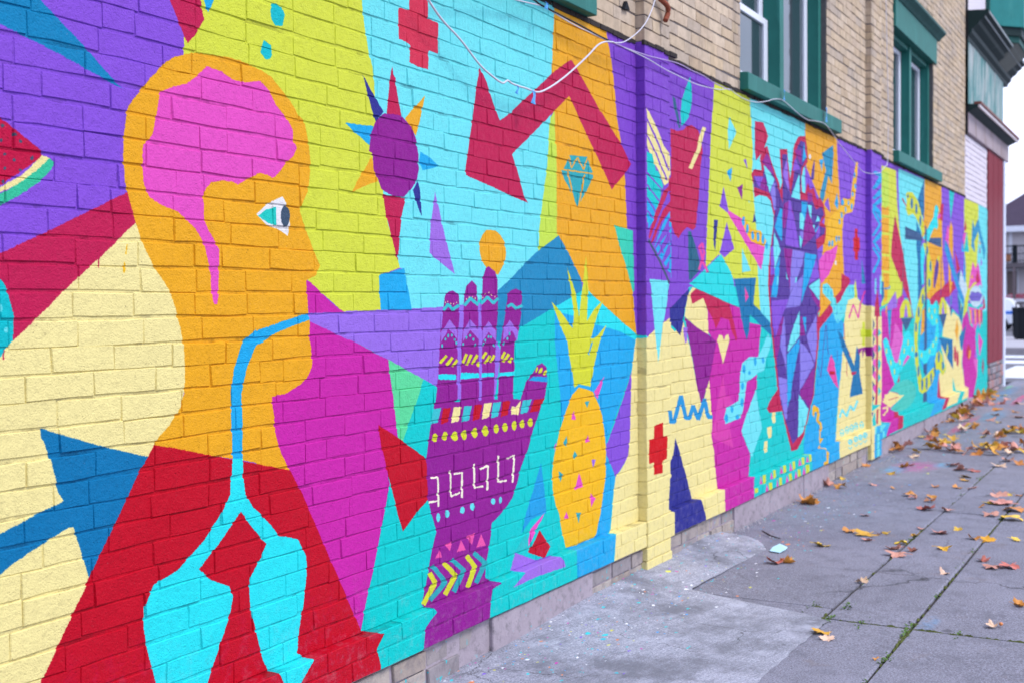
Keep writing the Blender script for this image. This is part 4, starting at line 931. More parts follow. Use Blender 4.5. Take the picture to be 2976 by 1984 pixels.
def paint_material(name, image, joint=False):
    m = Mat(name); p = m.P()
    d1 = m.noise(28, 3, .6, col=True); d2 = m.noise(110, 2, .6, col=True)
    def off(c, a):
        q = m.n('ShaderNodeVectorMath', operation='SUBTRACT'); m.l(c, q.inputs[0]); q.inputs[1].default_value = (.5, .5, .5)
        return m.scaled(q.outputs[0], (a, a, a))
    q = m.n('ShaderNodeVectorMath', operation='ADD'); m.l(p, q.inputs[0]); m.l(off(d1, .007), q.inputs[1])
    q2 = m.n('ShaderNodeVectorMath', operation='ADD'); m.l(q.outputs[0], q2.inputs[0]); m.l(off(d2, .0048), q2.inputs[1])
    sx = m.n('ShaderNodeSeparateXYZ'); m.l(q2.outputs[0], sx.inputs[0]); cx = m.n('ShaderNodeCombineXYZ')
    m.l(m.math('MULTIPLY', m.math('SUBTRACT', sx.outputs[0], MX0), 1/(MX1-MX0)), cx.inputs[0])
    m.l(m.math('MULTIPLY', m.math('SUBTRACT', sx.outputs[2], MZ0), 1/(MZ1-MZ0)), cx.inputs[1])
    im = m.n('ShaderNodeTexImage', image=image, interpolation='Linear', extension='EXTEND'); m.l(cx.outputs[0], im.inputs[0])
    c = m.mix(1., m.mix(1., im.outputs[0], (.010, .012, .016), 'SUBTRACT'), PAINT_K, 'MULTIPLY')
    if joint:      # old mortar shows where the paint never reached into the joint
        gap = m.ramp(m.noise(1., 5, .65, vec=m.scaled(p, (8, 8, 26))), [(.50, 0), (.60, 1)])
        c = m.mix(m.math('MULTIPLY', gap, .42), c, (.20, .16, .20), 'MULTIPLY')
    blot = m.noise(5, 5, .6); fine = m.noise(45, 4, .6)
    c = m.mix(m.math('MULTIPLY', m.ramp(blot, [(.35, 0), (.75, 1)]), .10), c, (.70, .68, .72), 'MULTIPLY')
    c = m.mix(m.math('MULTIPLY', m.ramp(fine, [(.3, 1), (.5, 0)]), .16), c, (.3, .28, .3), 'MULTIPLY')
    roll = m.noise(1., 4, .6, vec=m.scaled(p, (3.5, 3.5, 14))); c = m.mix(m.math('MULTIPLY', m.ramp(roll, [(.3, 0), (.7, 1)]), .10), c, (.80, .80, .82), 'MULTIPLY')
    # chips and specks where the brush missed the rough brick, chalk dust near the pavement
    chip = m.math('MULTIPLY', m.ramp(m.noise(210, 2, .5), [(.70, 0), (.73, 1)]), m.ramp(m.noise(9, 3, .5), [(.52, 0), (.66, 1)]))
    c = m.mix(m.math('MULTIPLY', chip, .35), c, (.42, .37, .36))
    hole = m.math('MULTIPLY', m.ramp(m.vor(62), [(.10, 1), (.16, 0)]), m.ramp(m.noise(11, 3, .6), [(.56, 0), (.62, 1)]))
    c = m.mix(m.math('MULTIPLY', hole, .6), c, (.25, .20, .24), 'MULTIPLY')
    low = m.ramp(m.math('MULTIPLY', m.math('SUBTRACT', .55, sx.outputs[2]), 2.2, True), [(0, 0), (1, 1)])
    c = m.mix(m.math('MULTIPLY', m.math('MULTIPLY', low, m.ramp(m.noise(22, 5, .7), [(.5, 0), (.75, 1)])), .28), c, (.42, .38, .40))
    h1 = m.noise(190, 3, .6); h2 = m.noise(48, 5, .65)
    pit = m.ramp(m.vor(130), [(0, 0), (.22, 1)]); pm = m.ramp(m.noise(14, 2), [(.5, 1), (.62, 0)])
    pit = m.math('MAXIMUM', pit, pm)
    b = m.bump(h1, .8, .0034); b = m.bump(h2, .6, .006, b); m.bump(pit, .6, .004, b)
    return m.set(c, m.ramp(m.noise(30, 3), [(.3, .5), (.7, .7)]), .14)
PAINT_K = (.84, .80, .69)
MURAL_IMAGE = raster(); M_PAINT = paint_material('mural_paint', MURAL_IMAGE); M_JOINT = paint_material('painted_joint', MURAL_IMAGE, True)
def brick_mat(name, cols, mort=False, attr=True):
    m = Mat(name)
    if attr:
        a = m.n('ShaderNodeAttribute', attribute_name='tint'); f = a.outputs['Fac']
    else: f = m.n('ShaderNodeObjectInfo').outputs['Random']
    c = m.ramp(f, [(i/(len(cols)-1), k) for i, k in enumerate(cols)])
    c = m.mix(m.math('MULTIPLY', m.ramp(m.noise(16, 5, .65), [(.4, 0), (.75, 1)]), .5), c, tuple(k*.5 for k in cols[0]))
    st = m.noise(1., 4, .6, vec=m.scaled(m.P(), (7, 7, .8)))
    c = m.mix(m.math('MULTIPLY', m.ramp(st, [(.5, 0), (.72, 1)]), .45), c, (.13, .11, .10))
    b = m.bump(m.noise(260, 4, .6), .3, .002); m.bump(m.noise(60, 4, .6), .35, .004, b)
    return m.set(c, .85, .25)
TAN = [(.47, .35, .23), (.56, .43, .29), (.52, .40, .29), (.62, .49, .35), (.43, .35, .28), (.58, .44, .28)]
M_TAN = brick_mat('tan_brick', TAN); M_TANO = brick_mat('tan_brick_single', TAN, attr=False)
M_MORTAR = simple('grey_mortar', (.125, .115, .12), .95, .1, var=.35, scale=30, bump=.5)
M_WBRICK = simple('white_painted_brick', (.66, .60, .66), .6, .3, var=.08, scale=14, bump=.3)
def green_mat(name, base, peel, amt):
    m = Mat(name); f = m.noise(1., 6, .65, vec=m.scaled(m.P(), (9, 9, 1.6)))
    c = m.mix(m.noise(8, 4), tuple(k*.8 for k in base), tuple(k*1.2 for k in base))
    c = m.mix(m.ramp(f, [(.62-amt, 0), (.72-amt, 1)]), c, peel)
    m.bump(m.noise(90, 4), .15, .002)
    return m.set(c, .6, .2)
M_GREEN = green_mat('green_trim_paint', (.020, .150, .125), (.035, .20, .17), .05)
M_GREEND = green_mat('dark_green_paint', (.015, .085, .075), (.03, .13, .12), .05)
M_GREENW = green_mat('weathered_green_board', (.055, .22, .21), (.34, .39, .38), .17)
M_CORN = green_mat('dark_green_cornice', (.008, .026, .027), (.04, .06, .06), .03)  # near-black green with slightly paler patches
M_VINYL = simple('white_window_vinyl', (.72, .74, .82), .35, .5, var=.04)
M_GLASS = Mat('window_glass').set((.035, .055, .065), .06, .6)
M_RED = green_mat('dark_red_board', (.20, .016, .028), (.27, .045, .07), .0)
M_TRIM = simple('pale_corner_trim', (.66, .72, .86), .5, .4, var=.05)
M_FASC = green_mat('weathered_fascia', (.36, .29, .31), (.24, .17, .16), .1)
M_TAR = simple('dark_caulk', (.035, .028, .026), .9, .2, var=.5, scale=40, bump=.6)
M_CABLE = simple('white_cable_jacket', (.56, .55, .62), .4, .5, var=.05)
M_CABLEP = simple('painted_cable_jacket', (.42, .30, .55), .5, .4, var=.2, scale=3)
M_DARK = simple('black_rubber', (.012, .013, .016), .6, .2)
M_TAPE = simple('blue_painters_tape', (.08, .33, .70), .6, .3)
M_RUST = simple('rusty_iron', (.24, .06, .03), .8, .3, var=.5, scale=60, bump=.3)
M_STEEL = simple('dark_iron', (.010, .013, .017), .7, .15)
# ------------------------------------------------------------------ ground
def far_rise(x): return .1*min(1, max(0, (x-12)/6.))
def slope_at(x, y):
    b = min(1, max(0, (x-3.7)/1.2))*min(1, max(0, (7.6-x)/1.0))
    return far_rise(x)+.045*b*max(0, 1-abs(y)/.36)
def concrete(name, base, patch=False):
    m = Mat(name); p = m.P(); sx = m.n('ShaderNodeSeparateXYZ'); m.l(p, sx.inputs[0])
    c = m.mix(m.ramp(m.noise(1.3, 7, .65), [(.32, 0), (.68, 1)]), tuple(k*.74 for k in base), tuple(k*1.24 for k in base))
    c = m.mix(m.math('MULTIPLY', m.ramp(m.noise(1., 6, .68, vec=m.scaled(p, (.9, 2.6, 1))), [(.55, 0), (.72, 1)]), .35), c, tuple(k*1.7 for k in base))
    c = m.mix(m.math('MULTIPLY', m.ramp(m.noise(150, 3, .65), [(.44, 0), (.62, 1)]), .7), c, tuple(k*1.9 for k in base))
    c = m.mix(m.math('MULTIPLY', m.ramp(m.noise(110, 3, .65), [(.36, 1), (.5, 0)]), .6), c, tuple(k*.35 for k in base))
    c = m.mix(m.math('MULTIPLY', m.ramp(m.noise(7, 7, .72), [(.50, 0), (.68, 1)]), .6), c, tuple(k*.6 for k in base))
    c = m.mix(m.math('MULTIPLY', m.ramp(m.noise(3.1, 6, .7), [(.60, 0), (.68, 1)]), .4), c, (.19, .15, .14))
    if patch:
        rot = m.n('ShaderNodeVectorRotate', rotation_type='Z_AXIS'); m.l(p, rot.inputs['Vector']); rot.inputs['Angle'].default_value = .22
        st = m.noise(1., 6, .6, vec=m.scaled(rot.outputs[0], (3, 85, 3)))
        c = m.mix(m.math('MULTIPLY', m.ramp(st, [(.42, 0), (.62, 1)]), .35), c, tuple(k*.5 for k in base))
        big = m.noise(2.1, 7, .68); c = m.mix(m.math('MULTIPLY', m.ramp(big, [(.47, 0), (.62, 1)]), .75), c, tuple(k*.42 for k in base))
        mid = m.noise(11, 6, .7); c = m.mix(m.math('MULTIPLY', m.ramp(mid, [(.55, 0), (.68, 1)]), .5), c, tuple(k*.5 for k in base))
        c = m.mix(m.math('MULTIPLY', m.ramp(m.noise(4.3, 6, .7), [(.55, 0), (.68, 1)]), .6), c, tuple(min(.6, k*1.5) for k in base))
    # hairline cracks
    wv = m.n('ShaderNodeVectorMath', operation='ADD'); m.l(p, wv.inputs[0])
    m.l(m.scaled(m.noise(3, 5, .6, col=True), (.35, .35, 0)), wv.inputs[1])
    cd_ = m.vor(.75 if not patch else 1.6, vec=wv.outputs[0], feature='DISTANCE_TO_EDGE')
    ck = m.math('MULTIPLY', m.ramp(cd_, [(.0, 1), (.006, 0)]), m.ramp(m.noise(.9, 2), [(.5, 0), (.58, 1)]))
    c = m.mix(m.math('MULTIPLY', ck, .85), c, (.025, .024, .026))
    # dropped paint, thick towards the wall
    dn = m.noise(60, 2, .5, col=True); wv2 = m.n('ShaderNodeVectorMath', operation='ADD'); m.l(p, wv2.inputs[0]); m.l(m.scaled(dn, (.022, .022, 0)), wv2.inputs[1])
    cols = [(0, lin('#12c2c8')), (.28, lin('#e8e8ee')), (.5, lin('#d8d840')), (.58, lin('#2a9ce4')), (.68, lin('#c030a0')), (.76, lin('#e08030')), (.84, lin('#20b0c0')), (.93, lin('#7a50c8'))]
    for sc, th, keep in ((9, .13, .50), (24, .18, .55), (60, .22, .70)):
        v = m.n('ShaderNodeTexVoronoi'); v.inputs['Scale'].default_value = sc; m.l(m.scaled(wv2.outputs[0], (.62, 1.15, 1)), v.inputs['Vector'])
        sc2 = m.n('ShaderNodeSeparateColor'); m.l(v.outputs['Color'], sc2.inputs[0])
        near = m.ramp(m.math('MULTIPLY', sx.outputs[1], -1.), [(0, 1), (.45, .85), (.8, .35), (1., .22)])
        k = m.math('GREATER_THAN', m.math('MULTIPLY', sc2.outputs[1], near), keep)
        d = m.math('MULTIPLY', m.ramp(v.outputs['Distance'], [(th*.85, 1), (th, 0)]), k)
        c = m.mix(m.math('MULTIPLY', d, .9), c, m.ramp(sc2.outputs[0], cols, True))
    gum = m.math('MULTIPLY', m.ramp(m.vor(1.7, vec=m.scaled(wv2.outputs[0], (1, 1.2, 0))), [(.035, 1), (.05, 0)]), .6); c = m.mix(gum, c, (.05, .05, .06))
    # overspray left on the pavement
    for (x, y, rx, ry, col, a) in ((10.5, -.42, .45, .22, '#c03a90', .55), (10.25, -.30, .30, .12, '#3ab0d8', .5), (10.7, -.62, .22, .1, '#4ab0dc', .5), (13.65, -.28, .75, .07, '#c83a60', .8),
                                   (17.3, -.5, 1.1, .07, '#e03070', .8), (18.2, -.2, 1.6, .13, '#2a98c8', .55), (15.0, -.45, .8, .16, '#3a9cc8', .5), (14.6, -.3, .5, .05, '#c84868', .6), (19.3, -.1, .5, .05, '#50d890', .7), (5.4, -1.45, .16, .05, '#50a0d0', .3)):
        q = m.n('ShaderNodeVectorMath', operation='SUBTRACT'); m.l(wv2.outputs[0], q.inputs[0]); q.inputs[1].default_value = (x, y, far_rise(x))
        ln = m.n('ShaderNodeVectorMath', operation='LENGTH'); m.l(m.scaled(q.outputs[0], (1/rx, 1/ry, 0)), ln.inputs[0])
        k = m.math('MULTIPLY', m.ramp(ln.outputs['Value'], [(.45, 1), (1., 0)]), m.ramp(m.noise(16, 5, .7), [(.38, 0), (.6, 1)]))
        c = m.mix(m.math('MULTIPLY', k, a), c, lin(col))
    b = m.bump(m.noise(160, 4, .65), .5, .003)
    b = m.bump(m.noise(25, 6, .65), .35 if patch else .25, .006, b)
    if patch: b = m.bump(st, .25, .003, b)
    return m.set(c, .88, .3)
M_SLAB = concrete('pavement_concrete', (.178, .176, .216)); M_CEM = concrete('cement_patch', (.30, .305, .36), True)
M_FOUND = Mat('foundation_parge')
def _f():
    m = M_FOUND; c = m.mix(m.noise(7, 6, .65), (.24, .20, .23), (.44, .38, .42))
    c = m.mix(m.math('MULTIPLY', m.ramp(m.noise(20, 6, .7), [(.5, 0), (.7, 1)]), .7), c, (.12, .11, .12))
    s = m.math('MULTIPLY', m.ramp(m.noise(34, 3, .6), [(.66, 0), (.69, 1)]), m.ramp(m.noise(4, 2), [(.45, 0), (.55, 1)]))
    c = m.mix(m.math('MULTIPLY', s, .9), c, lin('#12b8c0'))
    b = m.bump(m.noise(120, 5, .65), .5, .004); m.bump(m.noise(24, 5, .6), .5, .01, b)
    return m.set(c, .9, .25)
M_FOUND = _f()
M_FBRICK = Mat('bare_foundation_block')
def _f():
    m = M_FBRICK; r = m.n('ShaderNodeObjectInfo').outputs['Random']
    c = m.ramp(r, [(0, (.33, .27, .23)), (.35, (.42, .36, .31)), (.6, (.27, .24, .25)), (1, (.38, .32, .28))])
    c = m.mix(m.math('MULTIPLY', m.ramp(m.noise(14, 6, .7), [(.45, 0), (.68, 1)]), .75), c, (.16, .14, .15))
    s = m.math('MULTIPLY', m.ramp(m.noise(30, 3, .6), [(.63, 0), (.67, 1)]), m.ramp(m.noise(5, 2), [(.45, 0), (.55, 1)]))
    c = m.mix(m.math('MULTIPLY', s, .9), c, lin('#10b4bc'))
    b = m.bump(m.noise(180, 4, .65), .5, .003); m.bump(m.noise(40, 5, .6), .5, .006, b)
    return m.set(c, .9, .25)
M_FBRICK = _f()
M_SOIL = simple('joint_soil', (.055, .05, .045), .95, .1, var=.5, scale=60, bump=.6)
M_MOSS = simple('moss_green', (.075, .088, .026), .95, .1, var=.6, scale=45, bump=.4)
M_WEED = simple('weed_green', (.09, .17, .035), .7, .3, var=.4, scale=30)
M_ASPH = simple('street_asphalt', (.115, .115, .135), .9, .3, var=.2, scale=3, bump=.3)
M_LINE = simple('crossing_white', (.60, .62, .68), .7, .3, var=.12, scale=9)
M_KERB = simple('kerb_concrete', (.30, .28, .30), .85, .3, var=.15)
M_EARTH = simple('far_ground', (.16, .16, .15), .95, .2, var=.2, scale=.3)
# one sheet of earth that reaches the horizon
MB().add([(-900, -900, -.12), (900, -900, -.12), (900, 900, -.12), (-900, 900, -.12)], [(0, 1, 2, 3)]).build('ground', M_EARTH, kind='structure')
# street along the pavement, cross street at the corner
MB().box(-60, 21.2, -12, -3.35, -.11, -.10).build('street_road', M_ASPH, kind='structure')
MB().box(21.25, 33, -40, 60, -.1, .06).build('cross_road', M_ASPH, kind='structure')
xw = MB()
for pts in ([(22.6, .30), (30.9, 1.30), (37, 1.60), (33, 1.18), (26.3, .42), (24.2, .18)],): pass
cross = thing('crosswalk', 'white painted crossing stripes on the road beyond the building corner', 'crosswalk', (27, 0, .06)); cross['kind'] = 'structure'
for k, (xa, xb, ya, yb) in enumerate(((22.4, 26.6, -.25, .62), (27.6, 29.0, -6, 3.2), (30.4, 31.6, -6, 3.2))):
    MB().box(xa-27, xb-27, ya, yb, .001, .004).build('painted_stripe', M_LINE, cross)
MB().box(33.02, 33.2, -40, 60, -.1, .2).build('far_kerb', M_KERB, kind='structure')
MB().box(33.21, 43, -40, 60, -.1, .205).build('far_pavement', simple('far_pavement_concrete', (.34, .33, .36), .9, .2), kind='structure')
MB().box(43.01, 61, -40, 60, -.1, .1).build('far_lot', M_ASPH, kind='structure')
MB().box(-60, 21.2, -3.34, -3.2, -.12, .0).build('near_kerb', M_KERB, kind='structure')
# pavement slabs with open joints
walk = thing('pavement', 'grey lavender concrete pavement slabs with mossy joints', 'pavement'); walk['kind'] = 'structure'
def bedsheet():
    xs = list(np.arange(-4, 12, 2.)) + list(np.arange(12, 21.3, .5)); v = []; f = []
    for i, x in enumerate(xs):
        for y in (-3.2, .02): v.append((x, y, far_rise(x)-.014))
    for i in range(len(xs)-1): f.append((2*i, 2*i+2, 2*i+3, 2*i+1))
    return MB().add(v, f)
bedsheet().build('joint_bed', M_SOIL, walk)
def slab(x0, x1, y0, y1):
    g = .006; x0 += g; x1 -= g; y0 += g; y1 -= g
    n = max(1, int((x1-x0)/.75)); dz = random.uniform(-.002, .003); tx = random.uniform(-.002, .002)
    mb = MB(); v = []; f = []
    pr = [(y0, -.02), (y0, -.006), (y0+.007, 0), (y1-.007, 0), (y1, -.006), (y1, -.02)]
    for i in range(n+1):
        e = .007 if i in (0, n) else 0
        x = x0+(x1-x0)*i/n
        for j, (y, h) in enumerate(pr):
            wob = .0025*math.sin(x*9+j*2)+random.uniform(-.0022, .0022)
            v.append((x, y+(wob if j in (1, 2, 3, 4) else 0), far_rise(x)+dz+tx*(i/n)+h-(e*.8 if j in (2, 3) else 0)))
    k = len(pr)
    for i in range(n):
        for j in range(k-1): f.append((i*k+j, (i+1)*k+j, (i+1)*k+j+1, i*k+j+1))
    f += [tuple(range(k)), tuple(range(n*k, n*k+k))[::-1]]
    mb.add(v, f).build('slab', M_SLAB, walk)
for y0, y1, xs in ((-1.03, -.0, (-4, -.8, 2.35, 5.45, 8.62, 11.8, 14.8, 17.9, 21.2)), (-1.41, -1.03, (-4, -.85, 2.2, 5.26, 8.31, 11.36, 14.4, 17.5, 21.2)),
                   (-3.2, -1.41, (-4, -.85, 2.2, 5.26, 8.31, 11.36, 14.4, 17.5, 21.2))):
    for a, b in zip(xs, xs[1:]): slab(a, b, y0, y1)
# light cement smeared up to the wall
def cement(poly_y):
    v = []; f = []; xs = np.arange(2.2, 6.95, .06); m_ = 14
    for x in xs:
        yb = poly_y(x)
        for j in range(m_+1):
            t = j/m_; y = yb*(1-t)+.0*t + .0
            e = min(1, (1-abs(2*t-1))*4) if t < .5 else 1
            h = .0075*min(1, t*6)+slope_at(x, y)-far_rise(x)+.0025*math.sin(x*7+y*9)*min(1, t*4)
            if x < 2.3 or x > 6.8: h = min(h, .004)
            v.append((x+.006*math.sin(y*23), y+.003*math.sin(x*19)*(1-t)+.003*math.sin(x*53)*(1-t), h+.0005))
    k = m_+1
    for i in range(len(xs)-1):
        for j in range(m_): f.append((i*k+j, (i+1)*k+j, (i+1)*k+j+1, i*k+j+1))
    return MB().add(v, f)
def edge_y(x):
    pts = [(2.0, -1.055), (4.371, -1.058), (5.20, -1.067), (5.24, -1.05), (5.338, -.756), (5.44, -.345), (5.48, -.325), (6.57, -.36), (6.7, -.3), (6.93, -.03), (7.2, -.02)]
    for (a, b), (c, d) in zip(pts, pts[1:]):
        if a <= x <= c: return b+(d-b)*(x-a)/(c-a)
    return -.02
cement(edge_y).build('cement_patch', M_CEM, smooth=True, kind='structure', label='light grey smeared cement patch along the foot of the mural')
# moss, soil and weeds in the joints
def joint_pts():
    out = []
    for k in range(900):
        r = random.random()
        if r < .52: x = random.uniform(3.4, 10.5); y = -1.41; dens = .9
        elif r < .78: x = random.uniform(5.2, 11); y = -1.03
        elif r < .93: x = 5.26; y = random.uniform(-3.1, -1.05)
        else: x = 5.45; y = random.uniform(-1.03, -.75)
        if math.sin(x*5.1+1)+math.sin(x*2.3+y*3) < random.uniform(-.9, 1.6): continue
        out.append((x, y))
    return out
mo = MB(); wd = MB()
for x, y in joint_pts():
    a = (y == -1.41 or y == -1.03)
    dx, dy = (random.uniform(-.02, .02), random.gauss(0, .005)) if a else (random.gauss(0, .005), random.uniform(-.02, .02))
    r = random.uniform(.006, .016); h = random.uniform(.004, .011); z0 = far_rise(x)-.008
    n = 6; vs_ = [(x+dx+r*math.cos(i*math.pi/3)*(2.2 if a else .6), y+dy+r*math.sin(i*math.pi/3)*(.6 if a else 2.2), z0) for i in range(n)]+[(x+dx, y+dy, z0+h)]
    mo.add(vs_, [(i, (i+1) % n, n) for i in range(n)])
for cx, cy, nn in ((5.27, -1.40, 26), (5.5, -1.08, 26), (5.24, -1.06, 22), (5.45, -.93, 14), (6.0, -1.05, 16), (7.25, -1.03, 26), (7.07, -1.40, 16), (4.75, -1.41, 22), (4.35, -1.41, 20), (5.15, -1.41, 22), (5.9, -1.41, 14), (8.9, -1.36, 16), (9.1, -1.02, 14), (10.0, -1.02, 14), (8.2, -1.40, 14), (6.6, -1.41, 12), (5.27, -1.6, 8), (5.26, -1.2, 12)):
    for k in range(int(nn*.75)):
        x = cx+random.gauss(0, .045); y = cy+random.gauss(0, .009); l = random.uniform(.008, .022); an = random.uniform(0, 6.28); wi = random.uniform(.003, .008)
        z0 = far_rise(x)-.006; ca, sa = math.cos(an), math.sin(an)
        wd.add([(x, y, z0), (x+ca*l*.5-sa*wi, y+sa*l*.5+ca*wi, z0+l*.5), (x+ca*l, y+sa*l, z0+l*.55), (x+ca*l*.5+sa*wi, y+sa*l*.5-ca*wi, z0+l*.5)], [(0, 1, 2, 3)])
mo.build('joint_moss', M_MOSS, kind='stuff', label='green moss growing in the joints of the pavement slabs', category='moss')
wd.build('joint_weeds', M_WEED, kind='stuff', label='tiny green weeds sprouting along the pavement joints', category='weeds')
# ------------------------------------------------------------------ the brick building
bld = thing('brick_building', 'long two storey tan brick building with a colourful painted mural along its ground floor', 'building')
XL, XT, XE, XC = .4, 15.93, 17.93, 19.62     # left end built, end of tan brick, end of mural, corner
ZB, ZT = .162, 2.7186
PIL = ((5.59, 5.925), (10.57, 10.97))
PY = -.048; CP = .0676
WIN = ((2.72, 4.78), (7.22, 9.28), (11.70, 13.76)); WZ0, WZ1 = 2.735, 4.29
# bodies behind the brick faces: these show as the mortar in the joints
wall = MB().box(XL, XT, .0037, .4, ZB, ZT)
for a, b in PIL: wall.box(a+.004, b-.016, PY+.0031, .006, ZB-.14, ZT)
for a, b in ((XL, PIL[0][0]), (PIL[0][1], PIL[1][0]), (PIL[1][1], XT)): wall.box(a, b, -.0417, .006, ZB+.004, .293)
for a, b in PIL: wall.box(a-.002, b+.026, PY-.0007, .0, ZB+.004, .293)
wall.box(XT, XE, .0037, .4, .02, 2.70)
painted = wall.build('painted_wall', M_JOINT, bld)
up = MB(); cells = [(XL, WIN[0][0])]+[(WIN[i][1], WIN[i+1][0]) for i in range(2)]+[(WIN[2][1], XT)]
for a, b in cells: up.box(a, b, .005, .4, ZT+.001, 6.2)
for a, b in WIN: up.box(a, b, .005, .4, 4.40, 6.2)
for a, b in PIL: up.box(a+.004, b-.004, PY+.006, .006, ZT+.001, 6.2)
upper = up.build('upper_wall', M_MORTAR, bld)
# brick shapes (38 triangles each), shared between bricks
def brick_variant(seed):
    r = np.random.default_rng(seed); nx, nz = 4, 2; bev = .0022; v = []
    w_, h_ = .2015, .0618
    inner = []
    for k in range(nz):
        for i in range(nx):
            inner.append((-w_/2+bev+(w_-2*bev)*i/(nx-1)+r.normal(0, .0014), r.normal(0, .0007), -h_/2+bev+(h_-2*bev)*k/(nz-1)+r.normal(0, .0011)))
    per = [0, 1, 2, 3, 7, 6, 5, 4]; v = list(inner)
    for j in per:
        x, y, z = inner[j]; i, k = j % nx, j//nx
        v.append((x+(-bev if i == 0 else bev if i == nx-1 else 0), .0034+r.normal(0, .0004), z+(-bev if k == 0 else bev)))
    for j in range(8): x, y, z = v[8+j]; v.append((x, 1., z))
    f = [(0, 1, 5, 4), (1, 2, 6, 5), (2, 3, 7, 6)]
    for a in range(8):
        b = (a+1) % 8; f.append((per[a], 8+a, 8+b, per[b])); f.append((8+a, 16+a, 16+b, 8+b))
    return np.array(v), f
VAR = [brick_variant(i) for i in range(14)]
def brick_mesh(i, depth, mat, nm):
    v, f = VAR[i]; v = v.copy(); v[16:, 1] = depth
    me = bpy.data.meshes.new(nm); me.from_pydata(v.tolist(), [], f); me.materials.append(mat); me.validate()
    bm = bmesh.new(); bm.from_mesh(me); bmesh.ops.recalc_face_normals(bm, faces=bm.faces); bm.to_mesh(me); bm.free()
    return me
def rows(x0, x1, z0, n, y, depth, phase=0, flush=False):
    out = []
    for k in range(n):
        x = x0 - (.105 if (k+phase) % 2 else 0) + (0 if flush else random.uniform(-.03, .03))
        zc = z0+(k+.5)*CP
        while x < x1-.02:
            l = .2095 + random.gauss(0, .006)
            if random.random() < .07: l = .108
            a, b = max(x, x0), min(x+l, x1)
            if b-a > .03: out.append((a+random.uniform(.0004, .0022), b-random.uniform(.0004, .0022), zc+.0025*math.sin(x*1.7+k*.9)+.0015*math.sin(x*5.3+k*2.1), y, depth))
            x += l
    return out
PB = []    # painted bricks
nrow = int(round((ZT-.297)/CP))
for a, b in ((XL, PIL[0][0]), (PIL[0][1], PIL[1][0]), (PIL[1][1], XT)):
    PB += rows(a, b, .297, nrow, 0, .012)
    PB += rows(a, b, ZB, 2, -.045, .055)
for a, b in PIL:
    PB += rows(a, b, .297, nrow, PY, .056, flush=True); PB += rows(a-.002, b+.028, ZB, 2, PY-.004, .05, flush=True); PB += rows(a-.012, b-.012, ZB-2*CP-.002, 2, PY-.003, .05, flush=True)
PB += rows(XT+.004, XE, .03, 39, 0, .012)
TB = []
for a, b in cells:
    segs = [(a, b)]
    for p, q in PIL: segs = [s for (u, v_) in segs for s in (((u, p), (q, v_)) if u < p < v_ else ((u, v_),))]
    for u, v_ in segs: TB += rows(u, v_, ZT+.012, 51, 0, .012)
for a, b in WIN: TB += rows(a, b, 4.40, 26, 0, .012, 1)
for a, b in PIL: TB += rows(a, b, ZT+.012, 51, PY, .056, flush=True)
WB = rows(XT+.004, 17.86, 2.703, 12, .002, .012)
MI = M.transposed()
def shown(b):       # rough share of the frame a brick takes
    s = 0; P = []
    for x, z in ((b[0], b[2]-.03), (b[1], b[2]-.03), (b[1], b[2]+.03), (b[0], b[2]+.03)):
        q = MI @ (Vector((x, b[3], z))-CAM); P.append((q.x/q.z*3454+1488, q.y/q.z*3454+992))
    cx = sum(p[0] for p in P)/4; cy = sum(p[1] for p in P)/4
    if not (0 < cx < 2976 and 0 < cy < 1984): return 0
    return abs(sum(P[i][0]*P[(i+1) % 4][1]-P[(i+1) % 4][0]*P[i][1] for i in range(4)))/2
def lay(bricks, parent, mat_single, mat_joined, part, n=300):
    order = sorted(range(len(bricks)), key=lambda i: -shown(bricks[i])); single = set(order[:n]); cache = {}
    VV = []; FF = []; TT = []; base = 0
    for i, (a, b, zc, y, dp) in enumerate(bricks):
        k = random.randrange(14); sx = (b-a)/.2015; sz = random.uniform(.97, 1.035); yy = y+random.gauss(0, .0005)
        if random.random() < .03: yy -= .0015
        dz = random.gauss(0, .0012); ry = random.gauss(0, .005); rz = random.gauss(0, .0018); rx = random.gauss(0, .004)
        if dp > .02: rz *= .3; rx *= .3
        if i in single:
            me = cache.get((k, dp)) or cache.setdefault((k, dp), brick_mesh(k, dp, mat_single, part))
            o = obj(part, me, parent); o.location = ((a+b)/2, yy, zc+dz); o.scale = (sx, 1, sz); o.rotation_euler = (rx, ry, rz)
        else:
            v, f = VAR[k]; v = v.copy(); v[16:, 1] = dp; v[:, 0] *= sx; v[:, 2] *= sz
            R = np.array(Matrix.Rotation(rz, 3, 'Z') @ Matrix.Rotation(ry, 3, 'Y') @ Matrix.Rotation(rx, 3, 'X')); v = v @ R.T
            v += ((a+b)/2, yy, zc+dz); VV.append(v); FF += [tuple(base+q for q in g) for g in f]; base += len(v); TT.append(np.full(len(v), random.random()))
    if VV:
        me = bpy.data.meshes.new(part+'work'); me.from_pydata(np.concatenate(VV).tolist(), [], FF)
        bm = bmesh.new(); bm.from_mesh(me); bmesh.ops.recalc_face_normals(bm, faces=bm.faces); bm.to_mesh(me); bm.free()
        at = me.attributes.new('tint', 'FLOAT', 'POINT'); at.data.foreach_set('value', np.concatenate(TT).astype(np.float32))
        obj(part+'work', me, parent, mat_joined, kind='stuff')
lay(PB, painted, M_PAINT, M_PAINT, 'painted_brick')
lay(TB, upper, M_TANO, M_TAN, 'tan_brick')
